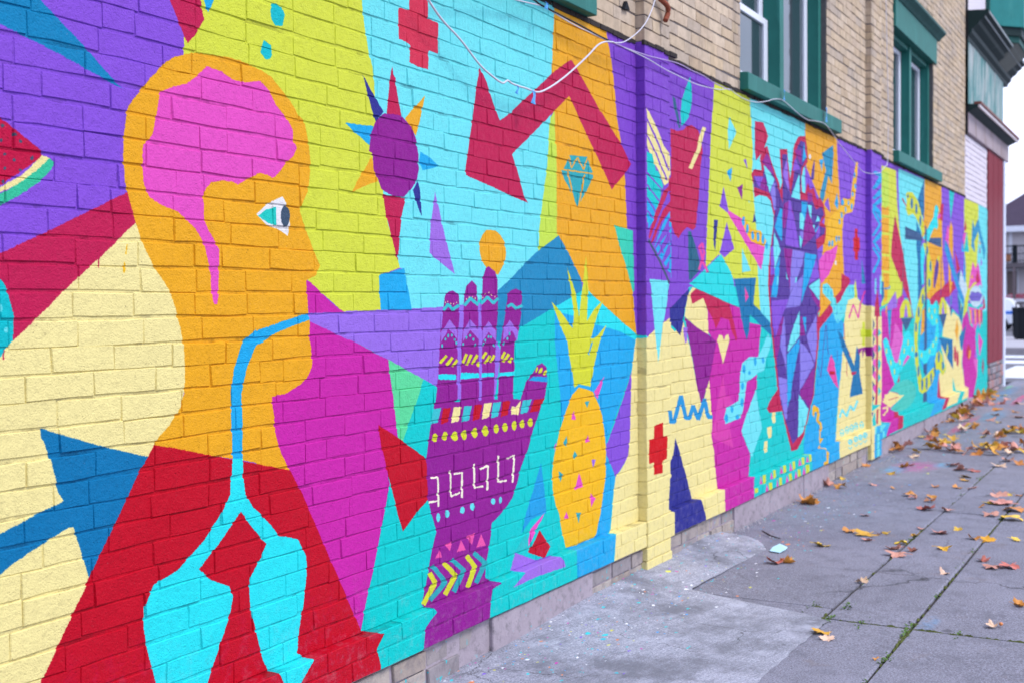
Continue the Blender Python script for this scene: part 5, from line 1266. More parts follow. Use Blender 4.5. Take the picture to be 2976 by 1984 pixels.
# ragged dark line where the paint stops
ts = MB(); x = XL
while x < XT-.05:
    l = random.uniform(.04, .12); inp = any(a-.02 < x < b for a, b in PIL); y = PY if inp else 0
    ts.box(x, min(x+l, XT), y-random.uniform(.004, .010), y+.01, ZT-random.uniform(.003, .010), ZT+.012+random.uniform(-.003, .006)); x += l*random.uniform(.95, 1.15)
ts.build('caulk_line', M_TAR, bld, kind='stuff')
# foundation: cement facing and bare blocks
fd = MB().box(XL, XT, -.014, .38, -.1, ZB-.004); foundation = fd.build('foundation', M_FOUND, bld)
x = XL
while x < XT:
    bare = (3.15 < x < 4.02) or (4.98 < x < 5.55) or (5.95 < x < 6.9) or (9.2 < x < 10.55) or random.random() < .12
    if bare and not any(a-.01 < x < b for a, b in PIL):
        l = random.uniform(.16, .26); e = min([x+l]+[a-.004 for a, b in PIL if a > x])
        if e-x > .05:
            me = brick_mesh(random.randrange(14), .05, M_FBRICK, 'foundation_block')
            for q, (za, zb) in enumerate(((.082, .146), (.0, .074))):
                o = obj('foundation_block', me if q == 0 else me.copy(), foundation); o.location = ((x+e)/2, random.uniform(-.028, -.012), (za+zb)/2); o.scale = ((e-x-.012)/.2015, 1, (zb-za)/.0618); o.rotation_euler = (0, random.gauss(0, .01), random.gauss(0, .01))
        x = e+random.uniform(0, .012)
    else:
        l = random.uniform(.5, .95); e = min([x+l]+[a-.002 for a, b in PIL if a > x])
        for p in (3.15, 4.98, 5.95, 9.2):
            if x < p < e: e = p
        if any(a-.01 <= x < b for a, b in PIL): x = [b for a, b in PIL if a-.01 <= x < b][0]+.003; continue
        if e-x > .02: MB().box(x+.004, e-.004, random.uniform(-.034, -.022), .02, -.08, ZB-.006).build('parge_panel', M_FOUND, foundation, bevel=.004)
        x = e+.001
gr = MB()
for k in range(1500):
    x = random.uniform(2.6, 12.5) if k < 1200 else random.uniform(12, 17.5); y = -.035-abs(random.gauss(0, .035)); s = random.uniform(.0015, .006)*(1 if random.random() < .93 else 1.8)
    if any(a-.02 < x < b+.06 for a, b in PIL): y -= .09
    z = slope_at(x, y)+.004; h = s*random.uniform(.5, 1.2); an = random.uniform(0, 6.28)
    pts = [(x+s*random.uniform(.7, 1.4)*math.cos(an+q*1.571), y+s*random.uniform(.7, 1.4)*math.sin(an+q*1.571), z-.004) for q in range(4)]
    gr.add(pts+[(x+random.uniform(-.3, .3)*s, y, z+h)], [(0, 1, 4), (1, 2, 4), (2, 3, 4), (3, 0, 4)])
gr.build('wall_foot_grit', simple('cement_grit', (.36, .34, .36), .95, .2, var=.5, scale=25), kind='stuff', label='crumbs of cement and grit lying along the foot of the wall', category='grit')
# windows
def window(a, b, lab, rails):
    z0, z1 = WZ0, WZ1; wn = obj('window', None, bld); wn['label'] = lab; wn.location = (a, 0, z0)
    def q(nm, mb, mat, bv=.003):
        for i in range(len(mb.v)): v = mb.v[i]; mb.v[i] = (v[0], v[1], v[2]-z0)
        return mb.build(nm, mat, wn, bevel=bv)
    W = b-a; zs = z0+.118; zh = 4.02; mid = W/2
    q('sill', MB().prism([(.3, z0), (-.055, z0), (-.055, zs-.012), (.3, zs+.02)], -.012, W+.24-.0), M_GREEN)
    q('header', MB().box(-.002, W+.09, -.022, .3, zh, z1), M_GREEN)
    q('header_cornice', MB().prism([(.2, z1), (-.03, z1), (-.055, z1+.03), (-.10, z1+.07), (-.10, z1+.10), (.2, z1+.125)], -.06, W+.2), M_GREEND)
    for x0, x1 in ((.0, .07), (mid-.045, mid+.045), (W-.07, W)):
        q('casing', MB().box(x0, x1, .045, .30, zs+.005, zh), M_GREEN)
    q('head_casing', MB().box(.07, W-.07, .06, .3, zh-.05, zh-.002), M_GREEN)
    for x0, x1 in ((.075, mid-.05), (mid+.05, W-.075)):
        for za, zb, yy in (((zs+.008, zs+.53, .13), (zs+.48, zh-.055, .165)) if rails and x0 < .1 else ((zs+.008, zh-.055, .13),)):
            s = MB(); t = .06
            s.box(x0, x0+t+.02, yy, yy+.045, za, zb); s.box(x1-t-.02, x1, yy, yy+.045, za, zb)
            s.box(x0+t+.02, x1-t-.02, yy, yy+.045, za, za+.075); s.box(x0+t+.02, x1-t-.02, yy, yy+.045, zb-.05, zb)
            q('sash', s, M_VINYL, .004)
            q('pane', MB().box(x0+t+.01, x1-t-.01, yy+.018, yy+.024, za+.06, zb-.04), M_GLASS, 0)
    q('reveal_back', MB().box(-.0, W, .32, .34, zs, zh), M_DARK, 0)
for i_, ((a, b), lab) in enumerate(zip(WIN, ('green framed window above the pointing arrow', 'green framed double window above the painted tree', 'green framed double window with a heavy green header'))): window(a, b, lab, i_ < 2)
# shopfront end of the building: painted brick, red boards, cornices
MB().box(XT, XC, .02, .4, 2.702, 6.2).build('shopfront_wall', M_WBRICK, bld)
MB().box(XE+.002, XC-.1, .02, .4, .0, 2.702).build('red_backing_wall', M_RED, bld)
lay(WB, bld, M_WBRICK, M_WBRICK, 'white_brick', 0)
xr = 17.875; k = 0
while xr < 19.44:
    l = min(.262, 19.45-xr); MB().box(xr+.002, xr+l-.002, -.012+.002*(k % 2), .03, .525, 3.53).build('red_board', M_RED, bld); xr += l; k += 1
MB().box(19.455, XC, -.03, .4, .10, 3.53).build('corner_trim', M_TRIM, bld, bevel=.01)
stn = MB().box(XE+.005, XC-.17, .012, .3, -.05, .52).build('stone_base', M_MORTAR, bld)
SC = [(.16, .16, .19), (.22, .21, .24), (.30, .27, .29), (.48, .24, .22), (.12, .12, .14), (.36, .33, .35)]
M_STONE = brick_mat('rubble_stone', SC, attr=False)
zz = .06
while zz < .5:
    h = min(random.uniform(.07, .12), .52-zz); x = XE+.01+random.uniform(0, .05)
    while x < 19.44:
        l = min(random.uniform(.10, .26), 19.45-x)
        if l > .05: MB().box(x+.006, x+l-.006, random.uniform(-.03, -.012), .03, zz+.005, zz+h-.005).build('stone', M_STONE, stn, bevel=.012)
        x += l
    zz += h
MB().prism([(.1, 4.70), (-.02, 4.70), (-.03, 4.74), (-.07, 4.78), (-.08, 4.83), (-.15, 4.88), (-.17, 4.92), (-.22, 4.95), (-.225, 4.975), (-.27, 5.0), (-.275, 5.04), (.1, 5.07)], 15.95, 19.86).build('cornice', M_CORN, bld)
MB().box(15.96, 19.88, -.282, -.276, 4.995, 5.02).build('cornice_drip_edge', simple('pale_metal_flashing', (.26, .30, .31), .6), bld)
MB().box(15.96, 19.80, -.232, -.226, 4.945, 4.968).build('cornice_lit_band', simple('skylit_cornice_tone', (.22, .25, .26), .6), bld)  # sky-lit strip of the dark green cornice, its lightness put into the colour
for i in range(7):
    x0 = 16.0+i*.5; MB().box(x0+.002, min(x0+.498, 19.42), -.012-.004*(i % 2), .03, 3.90, 4.70).build('panel_board', M_GREENW, bld)
MB().box(15.94, 15.998, -.03, .03, 3.86, 4.70).build('panel_end_board', M_GREEND, bld)
MB().prism([(.1, 3.785), (-.035, 3.785), (-.06, 3.80), (-.13, 3.83), (-.15, 3.85), (-.15, 3.875), (.1, 3.90)], 15.95, 19.86).build('lower_cornice', M_CORN, bld)
MB().box(15.96, 19.90, -.172, -.151, 3.835, 3.872).build('lower_cornice_lip', simple('peeling_white_lip', (.60, .54, .55), .6, var=.3, scale=9), bld)
MB().box(15.96, 19.93, -.185, -.10, 3.8765, 3.91).build('lower_cornice_flashing', simple('rusty_flashing', (.17, .05, .04), .7, var=.3), bld)
MB().box(15.95, 19.84, -.04, .03, 3.53, 3.784).build('fascia_board', M_FASC, bld, bevel=.004)
MB().box(15.94, 15.952, -.03, .0, 3.5, 5.2).build('end_cable', M_DARK, bld)  # thin dark cable running up the end of the tan brick
bay = obj('bay_window', None, bld)
A = [(17.86, .1), (17.86, 0), (18.3, -.42), (19.4, -.42), (19.85, 0), (19.85, .1)]
def ins(d): return [(17.86+d, .1), (17.86+d, 0), (18.3+d*.4, -.42+d), (19.4-d*.4, -.42+d), (19.85-d, 0), (19.85-d, .1)]
MB().vprism(A, 5.26, 7.2).build('bay_panel', green_mat('bay_green', (.022, .21, .20), (.04, .25, .23), .04), bay)
MB().vprism(ins(.03), 5.14, 5.258).build('bay_moulding', M_CORN, bay); MB().vprism(ins(.06), 5.05, 5.138).build('bay_moulding', M_GREEND, bay)
MB().vprism(ins(.36), 4.80, 5.048, ins(.08)).build('bay_corbel', simple('grey_soffit', (.14, .15, .13), .8), bay)
MB().box(17.80, 17.885, -.03, .04, 5.09, 7.2).build('bay_corner_post', M_GREEND, bay)
MB().box(18.0, XC, .4, 12, -.1, 6.2).build('side_wall', M_WBRICK, bld); MB().box(XL, 17.99, .401, 12, -.1, 6.2).build('building_core', M_MORTAR, bld)
MB().box(XL-.1, XC+.1, -.1, 12.1, 7.3, 7.5).build('roof', M_TAR, bld); MB().box(XL, XC, .05, 11.9, 6.2, 7.3).build('parapet_wall', M_TANO, bld)
# ------------------------------------------------------------------ cables and small things on the wall
def cable(nm, pts, r, mat, lab, grp='cables strung along the wall'):
    MB().tube(smooth_path(pts, 5), r, 8).build(nm, mat, smooth=True, label=lab, category='cable', group=grp)
cable('white_cable', [(3.564,-0.065,2.514),(3.672,-0.065,2.448),(3.806,-0.065,2.395),(3.938,-0.065,2.328),(4.045,-0.065,2.296),(4.117,-0.065,2.284),(4.157,-0.065,2.3),(4.194,-0.065,2.294),(4.257,-0.065,2.292),(4.312,-0.065,2.293),(4.387,-0.065,2.29),(4.455,-0.065,2.303),(4.575,-0.065,2.353),(4.723,-0.065,2.429),(4.9,-0.065,2.532),(5.005,-0.065,2.598),(5.088,-0.065,2.628),(5.173,-0.065,2.642)], .0041, M_CABLE, 'thick white cable sagging across the cyan wall and red arrow')
cable('white_cable', [(5.13,-0.085,2.63),(5.216,-0.085,2.645),(5.293,-0.085,2.672),(5.385,-0.085,2.716),(5.466,-0.085,2.763),(5.535,-0.085,2.815),(5.598,-0.085,2.882),(5.649,-0.085,2.953)], .0028, M_CABLE, 'thin white cable curving up across the tan pilaster')
cable('thin_cable', [(5.18,-0.062,2.642),(5.318,-0.062,2.643),(5.6,-0.062,2.654),(5.907,-0.062,2.679),(6.063,-0.062,2.686),(6.209,-0.062,2.681),(6.395,-0.062,2.682),(6.573,-0.062,2.67),(6.836,-0.062,2.669)], .0030, M_CABLEP, 'upper thin purple tinted cable along the top of the apple panel')
cable('thin_cable', [(5.18,-0.062,2.642),(5.396,-0.062,2.641),(5.6,-0.062,2.637),(5.816,-0.062,2.624),(6.046,-0.062,2.619),(6.258,-0.062,2.617),(6.429,-0.062,2.626),(6.572,-0.062,2.637),(6.683,-0.062,2.649),(6.836,-0.062,2.676),(6.934,-0.062,2.665),(7.076,-0.062,2.656),(7.244,-0.062,2.661),(7.419,-0.062,2.682),(7.583,-0.062,2.713),(7.725,-0.062,2.746),(7.895,-0.062,2.765),(8.072,-0.062,2.75),(8.229,-0.062,2.73),(8.503,-0.062,2.712),(8.705,-0.062,2.73),(8.977,-0.062,2.744),(9.166,-0.062,2.709),(9.395,-0.062,2.648),(9.635,-0.062,2.602),(9.924,-0.062,2.543),(10.15,-0.062,2.504),(10.306,-0.062,2.5),(10.548,-0.062,2.513),(10.888,-0.062,2.556)], .0026, M_CABLE, 'long thin pale cable looping below the green window sills')
cable('dark_cable', [(3.682,-0.06,2.553),(4.3,-0.06,2.665),(4.461,-0.06,2.664),(4.673,-0.06,2.658),(4.89,-0.06,2.651),(5.028,-0.06,2.645),(5.172,-0.06,2.643)], .0040, M_DARK, 'black cable running along the top edge of the orange band')
cable('thin_cable', [(4.081,-0.058,2.639),(4.213,-0.058,2.638),(4.341,-0.058,2.65),(4.475,-0.058,2.663),(4.584,-0.058,2.658),(4.698,-0.058,2.649),(4.827,-0.058,2.643),(4.917,-0.058,2.643),(5.032,-0.058,2.641),(5.189,-0.058,2.643)], .0028, M_CABLE, 'thin pale cable running beside the black cable at the top edge')
cable('thin_cable', [(11.272,-0.02,4.232),(11.308,-0.02,3.882),(11.344,-0.02,3.489),(11.376,-0.02,3.093),(11.344,-0.02,2.707),(11.238,-0.02,2.647),(11.103,-0.02,2.596)], .0035, M_CABLE, 'thin white cable hanging straight down the tan wall left of the third window')
def tape(x, z, dx, dz, lab):
    v = []; f = []
    for i in range(5):
        t = i/4; s = .008*math.sin(t*5)
        v += [(x-dx/2+s, -.077-.006*math.sin(t*3), z+dz/2-dz*t), (x+dx/2+s, -.079+.005*math.sin(t*4), z+dz/2-dz*t-.004)]
    f = [(2*i, 2*i+1, 2*i+3, 2*i+2) for i in range(4)]
    MB().add(v, f).build('tape_strip', M_TAPE, label=lab, category='tape', group='blue tape strips holding the cables')
tape(4.352, 2.262, .034, .055, 'larger strip of blue tape under the lowest sag of the white cable')
tape(4.213, 2.272, .022, .035, 'smaller strip of blue tape left of the cable sag on the cyan wall')
tape(4.473, 2.664, .03, .03, 'bluish tape knot on the dark cable at the top edge')
tape(7.89, 2.797, .028, .07, 'blue tape holding the thin cable to the middle of the green sill')
tape(8.97, 2.81, .04, .11, 'blue tape holding the thin cable to the right end of the green sill')
MB().tube(smooth_path([(5.70, -.05, 3.0), (5.74, -.075, 2.965), (5.80, -.085, 2.945), (5.825, -.08, 2.915), (5.80, -.075, 2.868)], 5), [.014]*21, 8).build('iron_hook', M_RUST, smooth=True, label='rusty bent iron hook on the tan brick pilaster', category='hook')
MB().add([(5.44, -.001, 2.90), (5.475, -.001, 2.86), (5.41, -.001, 2.855), (5.44, -.02, 2.90), (5.475, -.02, 2.86), (5.41, -.02, 2.855)], [(0, 1, 2), (3, 5, 4), (0, 3, 4, 1), (1, 4, 5, 2), (2, 5, 3, 0)]).build('metal_bracket', M_STEEL, label='small dark triangular bracket beside the tan pilaster', category='bracket')
# ------------------------------------------------------------------ leaves
LCOL = {'o': '#d08a38', 'p': '#d49684', 'g': '#dca62c', 'y': '#e0bc3c', 'b': '#a86c40', 'r': '#c47060', 'c': '#e4c4a4', 'd': '#7c4638'}
LEAVES = """7.309|-0.648|0.0|0.073|o|0.8|curled orange leaf left of the big pointed yellow leaf
7.265|-0.769|0.0|0.125|g|0.3|largest golden maple leaf with pointed lobes on the slab below the wall
7.296|-0.831|0.0|0.039|d|0.9|dark red-brown leaf tucked behind the big golden leaf
7.336|-0.872|-0.0|0.051|y|0.5|small yellow leaf right of the big golden leaf cluster
7.077|-0.818|-0.0|0.058|p|0.7|small pink leaf just in front of the big golden leaf
6.815|-0.603|0.0|0.094|y|0.5|yellow leaf with a long stem pointing at the wall
6.245|-0.508|0.0|0.088|r|0.7|pinkish red leaf in front of the pale blue paint flake
6.272|-0.563|0.0|0.076|o|0.7|orange leaf leaning on the pinkish red leaf by the paint flake
7.892|-0.612|0.0|0.054|p|0.6|pink leaf at the end of the dark crack near the wall
6.902|-1.013|0.0|0.08|p|0.7|upper pink leaf of the pair lying on the narrow joint
6.73|-1.063|0.0|0.108|p|0.5|lower flat pink leaf of the pair lying on the narrow joint
7.072|-1.005|-0.0|0.073|y|0.6|yellow leaf beside the grass in the narrow joint
7.346|-1.029|0.0|0.051|g|0.7|golden leaf caught in the grass of the narrow joint
7.596|-1.015|0.0|0.047|p|0.5|small pink leaf at the top of the narrow joint grass
6.873|-1.101|0.0|0.055|d|0.8|dark brown crumpled leaf right of the pink pair
7.491|-1.142|0.0|0.092|p|0.6|upright pink leaf with a sharp tip between the two long joints
7.651|-1.228|0.0|0.05|y|0.5|tiny yellow leaf right of the sharp pink leaf
7.018|-1.24|0.0|0.08|g|0.5|yellow leaf with three tips below the sharp pink leaf
8.27|-1.327|0.0|0.093|p|0.7|pink leaf left of the mossy joint at the far yellow leaf
8.172|-1.467|0.0|0.133|y|0.5|long yellow leaf right of the mossy joint
7.407|-1.349|-0.0|0.071|o|0.7|orange leaf on the left edge of the mossy joint
7.382|-1.422|0.0|0.076|g|0.5|golden leaf standing on the mossy joint
7.473|-1.574|0.0|0.073|y|0.5|pale yellow leaf beside the dark twig near the right edge
6.804|-1.485|0.0|0.068|r|0.7|small red leaf above the pink pair right of the mossy joint
6.633|-1.562|0.0|0.086|p|0.5|flat pink leaf left of the folded red leaf
6.701|-1.638|0.0|0.103|r|1.0|folded red leaf with a rolled edge right of the flat pink leaf
6.387|-1.359|0.0|0.048|c|0.7|pale orange leaf on the left edge of the mossy joint
6.012|-1.026|0.0|0.055|c|0.9|cream coloured curled leaf standing in grass on the narrow joint
5.871|-1.767|0.0|0.058|o|0.9|crumpled orange brown leaf at the right edge of the slab
5.446|-1.717|0.0|0.054|c|1.0|pale pink curled leaf beside the small orange berry
5.0|-1.093|0.0|0.081|g|0.4|golden leaf on the corner of the light cement patch
4.928|-1.142|0.0|0.061|c|0.4|beige pink leaf overlapped by the golden leaf at the patch corner
4.724|-1.385|0.0|0.026|o|0.8|small orange brown leaf standing in the nearest part of the mossy joint
8.218|-0.124|0.0|0.137|o|0.8|orange brown rolled leaf by the wall foot below the seed pattern
9.078|-0.06|0.0|0.092|p|0.9|pink curled leaf touching the orange leaf by the wall foot
9.036|-0.153|0.0|0.091|o|0.6|orange leaf beside the pink curled leaf by the wall foot
9.491|-0.06|0.0|0.061|y|1.0|small yellow leaf standing upright by the wall foot
9.28|-0.341|0.0|0.063|p|0.5|small pink leaf alone between wall and narrow joint
9.158|-0.526|0.0|0.041|o|0.5|tiny orange leaf near the hairline crack
10.305|-0.06|0.0|0.07|o|0.6|orange leaf below the cyan chequered wall corner
10.379|-0.357|0.0|0.088|o|0.7|orange leaf on the pink and blue paint overspray
10.524|-0.389|0.0|0.056|p|0.6|pink leaf at the rim of the paint overspray
9.943|-0.354|0.0|0.08|g|0.6|yellow leaf in front of the paint overspray
11.115|-0.301|0.0|0.094|c|0.5|pale leaf behind the paint overspray
11.495|-0.262|0.0|0.086|y|0.5|yellow leaf in front of the long heap of leaves
10.658|-0.702|0.0|0.102|p|0.6|upper pink leaf of a cluster before the long heap
10.404|-0.795|0.0|0.118|p|0.5|lower pink leaf of a cluster before the long heap
10.39|-0.917|0.0|0.103|r|0.6|reddish leaf touching the narrow joint before the long heap
10.008|-0.915|0.0|0.104|y|0.4|upper yellow leaf of the pair on the narrow joint
9.817|-0.928|0.0|0.079|g|0.4|lower yellow leaf of the pair on the narrow joint
9.376|-0.789|0.0|0.059|o|0.7|orange leaf between hairline crack and narrow joint
9.391|-0.943|0.0|0.066|o|0.6|orange leaf lying in the moss of the narrow joint
9.414|-1.051|0.0|0.072|p|0.5|pink leaf just right of the moss in the narrow joint
8.876|-0.707|0.0|0.093|o|0.5|orange leaf above the small pink one in mid pavement
8.76|-0.748|0.0|0.058|p|0.5|small pink leaf below the orange one in mid pavement
8.888|-0.844|0.0|0.07|o|0.4|flat orange leaf above the thin brown leaf
8.69|-0.873|0.0|0.073|b|0.6|thin brown leaf below the flat orange leaf
8.337|-0.918|0.0|0.121|r|0.6|big pink red leaf left of the narrow joint
8.336|-1.058|0.0|0.069|p|0.5|pink leaf on the right lip of the narrow joint
9.121|-1.264|0.0|0.11|p|0.6|pink leaf left of the moss on the wide joint
9.198|-1.331|0.0|0.055|y|0.6|small yellow leaf on the moss of the wide joint
9.197|-1.397|0.0|0.047|o|0.6|small orange leaf right of the moss on the wide joint
8.753|-1.262|0.0|0.087|y|0.4|greenish yellow leaf left of the big pink leaf
8.786|-1.349|0.0|0.147|p|0.6|big pink leaf crossing toward the wide joint
8.597|-1.227|-0.0|0.046|o|0.5|tiny orange leaf below the greenish yellow leaf
8.562|-1.448|-0.0|0.142|o|0.5|big orange leaf right of the wide joint
11.193|-1.083|0.0|0.115|p|0.9|tall crumpled pink leaf on the narrow joint behind the clusters
10.974|-1.205|0.0|0.093|o|0.5|flat orange leaf at the right edge behind the clusters
10.772|-1.07|0.0|0.115|c|0.4|pale cream leaf in front of the tall crumpled leaf
15.618|-0.4|0.06|0.201|o|0.3|long flat orange leaf on the blue stained pavement
15.072|-0.465|0.051|0.093|o|0.4|small orange leaf below the long flat one
15.464|-0.647|0.058|0.099|o|0.9|upright orange leaf at the right edge of the far pavement
14.921|-0.739|0.049|0.12|p|0.4|flat pink leaf at the right edge of the far pavement
14.465|-0.486|0.041|0.118|p|0.5|pale pink leaf in front of the wall side heap
14.28|-0.614|0.038|0.076|y|0.5|lone yellow leaf in mid far pavement
12.973|-0.251|0.016|0.041|y|0.3|tiny yellow leaf alone right of the wall foot leaves
13.165|-0.619|0.019|0.104|p|0.8|upright pink leaf above a yellow one in far pavement
12.863|-0.634|0.014|0.091|y|0.4|yellow leaf under the upright pink one in far pavement
16.539|-0.562|0.076|0.126|c|0.4|pale leaf farthest to the right on the pavement
17.052|-0.369|0.084|0.09|p|0.5|pink leaf right of the farthest heap
16.426|-0.367|0.074|0.115|r|0.7|red leaf right of the farthest heap
17.676|-0.231|0.095|0.097|y|0.3|yellow leaf right of the farthest heap
11.805|-0.329|0.0|0.125|g|0.6|#first golden leaf from the wall in the long low heap across the pavement#the long low heap across the pavement
12.041|-0.327|0.001|0.116|o|0.6|#first orange leaf from the wall in the long low heap across the pavement#the long low heap across the pavement
11.933|-0.396|0.0|0.094|o|0.6|#third orange leaf from the wall in the long low heap across the pavement#the long low heap across the pavement
12.323|-0.381|0.005|0.129|g|0.6|#second golden leaf from the wall in the long low heap across the pavement#the long low heap across the pavement
12.43|-0.425|0.007|0.119|g|0.6|#third golden leaf from the wall in the long low heap across the pavement#the long low heap across the pavement
11.738|-0.488|0.0|0.103|p|0.6|#second pink leaf from the wall in the long low heap across the pavement#the long low heap across the pavement
11.674|-0.547|0.0|0.122|p|0.6|#fourth pink leaf from the wall in the long low heap across the pavement#the long low heap across the pavement
12.116|-0.516|0.002|0.084|o|0.6|#fourth orange leaf from the wall in the long low heap across the pavement#the long low heap across the pavement
11.656|-0.608|0.0|0.112|o|0.6|#fifth orange leaf from the wall in the long low heap across the pavement#the long low heap across the pavement
11.556|-0.681|0.0|0.12|p|0.6|#fifth pink leaf from the wall in the long low heap across the pavement#the long low heap across the pavement
11.656|-0.704|0.0|0.081|p|0.6|#sixth pink leaf from the wall in the long low heap across the pavement#the long low heap across the pavement
11.976|-0.695|0.0|0.114|g|0.6|#fourth golden leaf from the wall in the long low heap across the pavement#the long low heap across the pavement
11.556|-0.775|0.0|0.12|o|0.6|#sixth orange leaf from the wall in the long low heap across the pavement#the long low heap across the pavement
11.698|-0.793|0.0|0.121|p|0.6|#seventh pink leaf from the wall in the long low heap across the pavement#the long low heap across the pavement
12.048|-0.763|0.001|0.114|g|0.6|#fifth golden leaf from the wall in the long low heap across the pavement#the long low heap across the pavement
12.218|-0.769|0.004|0.105|g|0.6|#sixth golden leaf from the wall in the long low heap across the pavement#the long low heap across the pavement
11.903|-0.841|0.0|0.113|y|0.6|#first yellow leaf from the wall in the long low heap across the pavement#the long low heap across the pavement
11.62|-0.911|0.0|0.12|g|0.6|#golden leaf farthest from the wall in the long low heap across the pavement#the long low heap across the pavement
12.018|-0.893|0.0|0.113|g|0.6|#seventh golden leaf from the wall in the long low heap across the pavement#the long low heap across the pavement
11.688|-0.963|0.0|0.12|o|0.6|#seventh orange leaf from the wall in the long low heap across the pavement#the long low heap across the pavement
12.044|-0.957|0.001|0.103|p|0.6|#eighth pink leaf from the wall in the long low heap across the pavement#the long low heap across the pavement
11.671|-1.021|0.0|0.09|c|0.6|#only pale cream leaf in the long low heap across the pavement#the long low heap across the pavement
12.103|-1.002|0.002|0.114|r|0.6|#only red brown leaf in the long low heap across the pavement#the long low heap across the pavement
11.995|-1.039|0.0|0.123|p|0.6|#ninth pink leaf from the wall in the long low heap across the pavement#the long low heap across the pavement
11.878|-1.081|0.0|0.121|p|0.6|#pink leaf farthest from the wall in the long low heap across the pavement#the long low heap across the pavement
11.847|-1.112|0.0|0.101|y|0.6|#yellow leaf farthest from the wall in the long low heap across the pavement#the long low heap across the pavement
12.142|-1.098|0.002|0.093|o|0.6|#orange leaf farthest from the wall in the long low heap across the pavement#the long low heap across the pavement
11.717|-0.443|0.0|0.082|p|0.6|#first pink leaf from the wall in the long low heap across the pavement#the long low heap across the pavement
11.831|-0.384|0.0|0.104|o|0.6|#second orange leaf from the wall in the long low heap across the pavement#the long low heap across the pavement
11.899|-0.53|0.0|0.104|p|0.6|#third pink leaf from the wall in the long low heap across the pavement#the long low heap across the pavement
13.547|-0.06|0.026|0.074|o|0.6|#seventh orange leaf from the near end in the line of leaves beside the chequered corner#the line of leaves beside the chequered corner
12.986|-0.06|0.016|0.06|p|0.6|#pink leaf deepest along the wall in the line of leaves beside the chequered corner#the line of leaves beside the chequered corner
13.172|-0.118|0.02|0.098|o|0.6|#sixth orange leaf from the near end in the line of leaves beside the chequered corner#the line of leaves beside the chequered corner
12.62|-0.087|0.01|0.084|y|0.6|#only yellow leaf in the line of leaves beside the chequered corner#the line of leaves beside the chequered corner
12.748|-0.171|0.012|0.112|o|0.6|#fourth orange leaf from the near end in the line of leaves beside the chequered corner#the line of leaves beside the chequered corner
12.52|-0.191|0.009|0.088|r|0.6|#only red brown leaf in the line of leaves beside the chequered corner#the line of leaves beside the chequered corner
11.601|-0.06|0.0|0.085|o|0.6|#third orange leaf from the near end in the line of leaves beside the chequered corner#the line of leaves beside the chequered corner
12.064|-0.06|0.001|0.056|d|0.6|#only dark brown leaf in the line of leaves beside the chequered corner#the line of leaves beside the chequered corner
11.569|-0.124|0.0|0.144|p|0.6|#first pink leaf from the near end in the line of leaves beside the chequered corner#the line of leaves beside the chequered corner
11.367|-0.086|0.0|0.132|o|0.6|#first orange leaf from the near end in the line of leaves beside the chequered corner#the line of leaves beside the chequered corner
11.505|-0.087|0.0|0.103|o|0.6|#second orange leaf from the near end in the line of leaves beside the chequered corner#the line of leaves beside the chequered corner
12.858|-0.206|0.014|0.068|o|0.6|#fifth orange leaf from the near end in the line of leaves beside the chequered corner#the line of leaves beside the chequered corner
14.06|-0.06|0.034|0.049|o|0.6|#orange leaf deepest along the wall in the line of leaves beside the chequered corner#the line of leaves beside the chequered corner
14.494|-0.08|0.042|0.126|o|0.7|#second orange leaf from the near end in the wall heap below the cream step#the wall heap below the cream step
14.74|-0.076|0.046|0.116|b|0.7|#brown leaf deepest along the wall in the wall heap below the cream step#the wall heap below the cream step
14.877|-0.104|0.048|0.142|o|0.7|#third orange leaf from the near end in the wall heap below the cream step#the wall heap below the cream step
14.774|-0.168|0.046|0.141|g|0.7|#golden leaf deepest along the wall in the wall heap below the cream step#the wall heap below the cream step
14.915|-0.208|0.049|0.129|o|0.7|#fourth orange leaf from the near end in the wall heap below the cream step#the wall heap below the cream step
14.179|-0.19|0.036|0.111|y|0.7|#only yellow leaf in the wall heap below the cream step#the wall heap below the cream step
14.254|-0.236|0.038|0.124|p|0.7|#first pink leaf from the near end in the wall heap below the cream step#the wall heap below the cream step
14.326|-0.272|0.039|0.099|p|0.7|#second pink leaf from the near end in the wall heap below the cream step#the wall heap below the cream step
14.099|-0.132|0.035|0.098|o|0.7|#first orange leaf from the near end in the wall heap below the cream step#the wall heap below the cream step
15.375|-0.06|0.056|0.12|p|0.7|#third pink leaf from the near end in the wall heap below the cream step#the wall heap below the cream step
15.526|-0.066|0.059|0.121|o|0.7|#orange leaf deepest along the wall in the wall heap below the cream step#the wall heap below the cream step
15.418|-0.145|0.057|0.133|p|0.7|#pink leaf deepest along the wall in the wall heap below the cream step#the wall heap below the cream step
15.431|-0.181|0.057|0.08|o|0.7|#fifth orange leaf from the near end in the wall heap below the cream step#the wall heap below the cream step
14.385|-0.109|0.04|0.075|g|0.7|#first golden leaf from the near end in the wall heap below the cream step#the wall heap below the cream step
14.677|-0.243|0.045|0.102|b|0.7|#first brown leaf from the near end in the wall heap below the cream step#the wall heap below the cream step
16.394|-0.06|0.073|0.113|o|0.8|#second orange leaf from the near end in the farthest heap at the mural end#the farthest heap at the mural end
16.703|-0.06|0.078|0.144|o|0.8|#third orange leaf from the near end in the farthest heap at the mural end#the farthest heap at the mural end
17.181|-0.06|0.086|0.163|g|0.8|#second golden leaf from the near end in the farthest heap at the mural end#the farthest heap at the mural end
17.519|-0.06|0.092|0.151|g|0.8|#third golden leaf from the near end in the farthest heap at the mural end#the farthest heap at the mural end
17.852|-0.06|0.098|0.108|d|0.8|#only dark brown leaf in the farthest heap at the mural end#the farthest heap at the mural end
17.212|-0.116|0.087|0.133|o|0.8|#sixth orange leaf from the near end in the farthest heap at the mural end#the farthest heap at the mural end
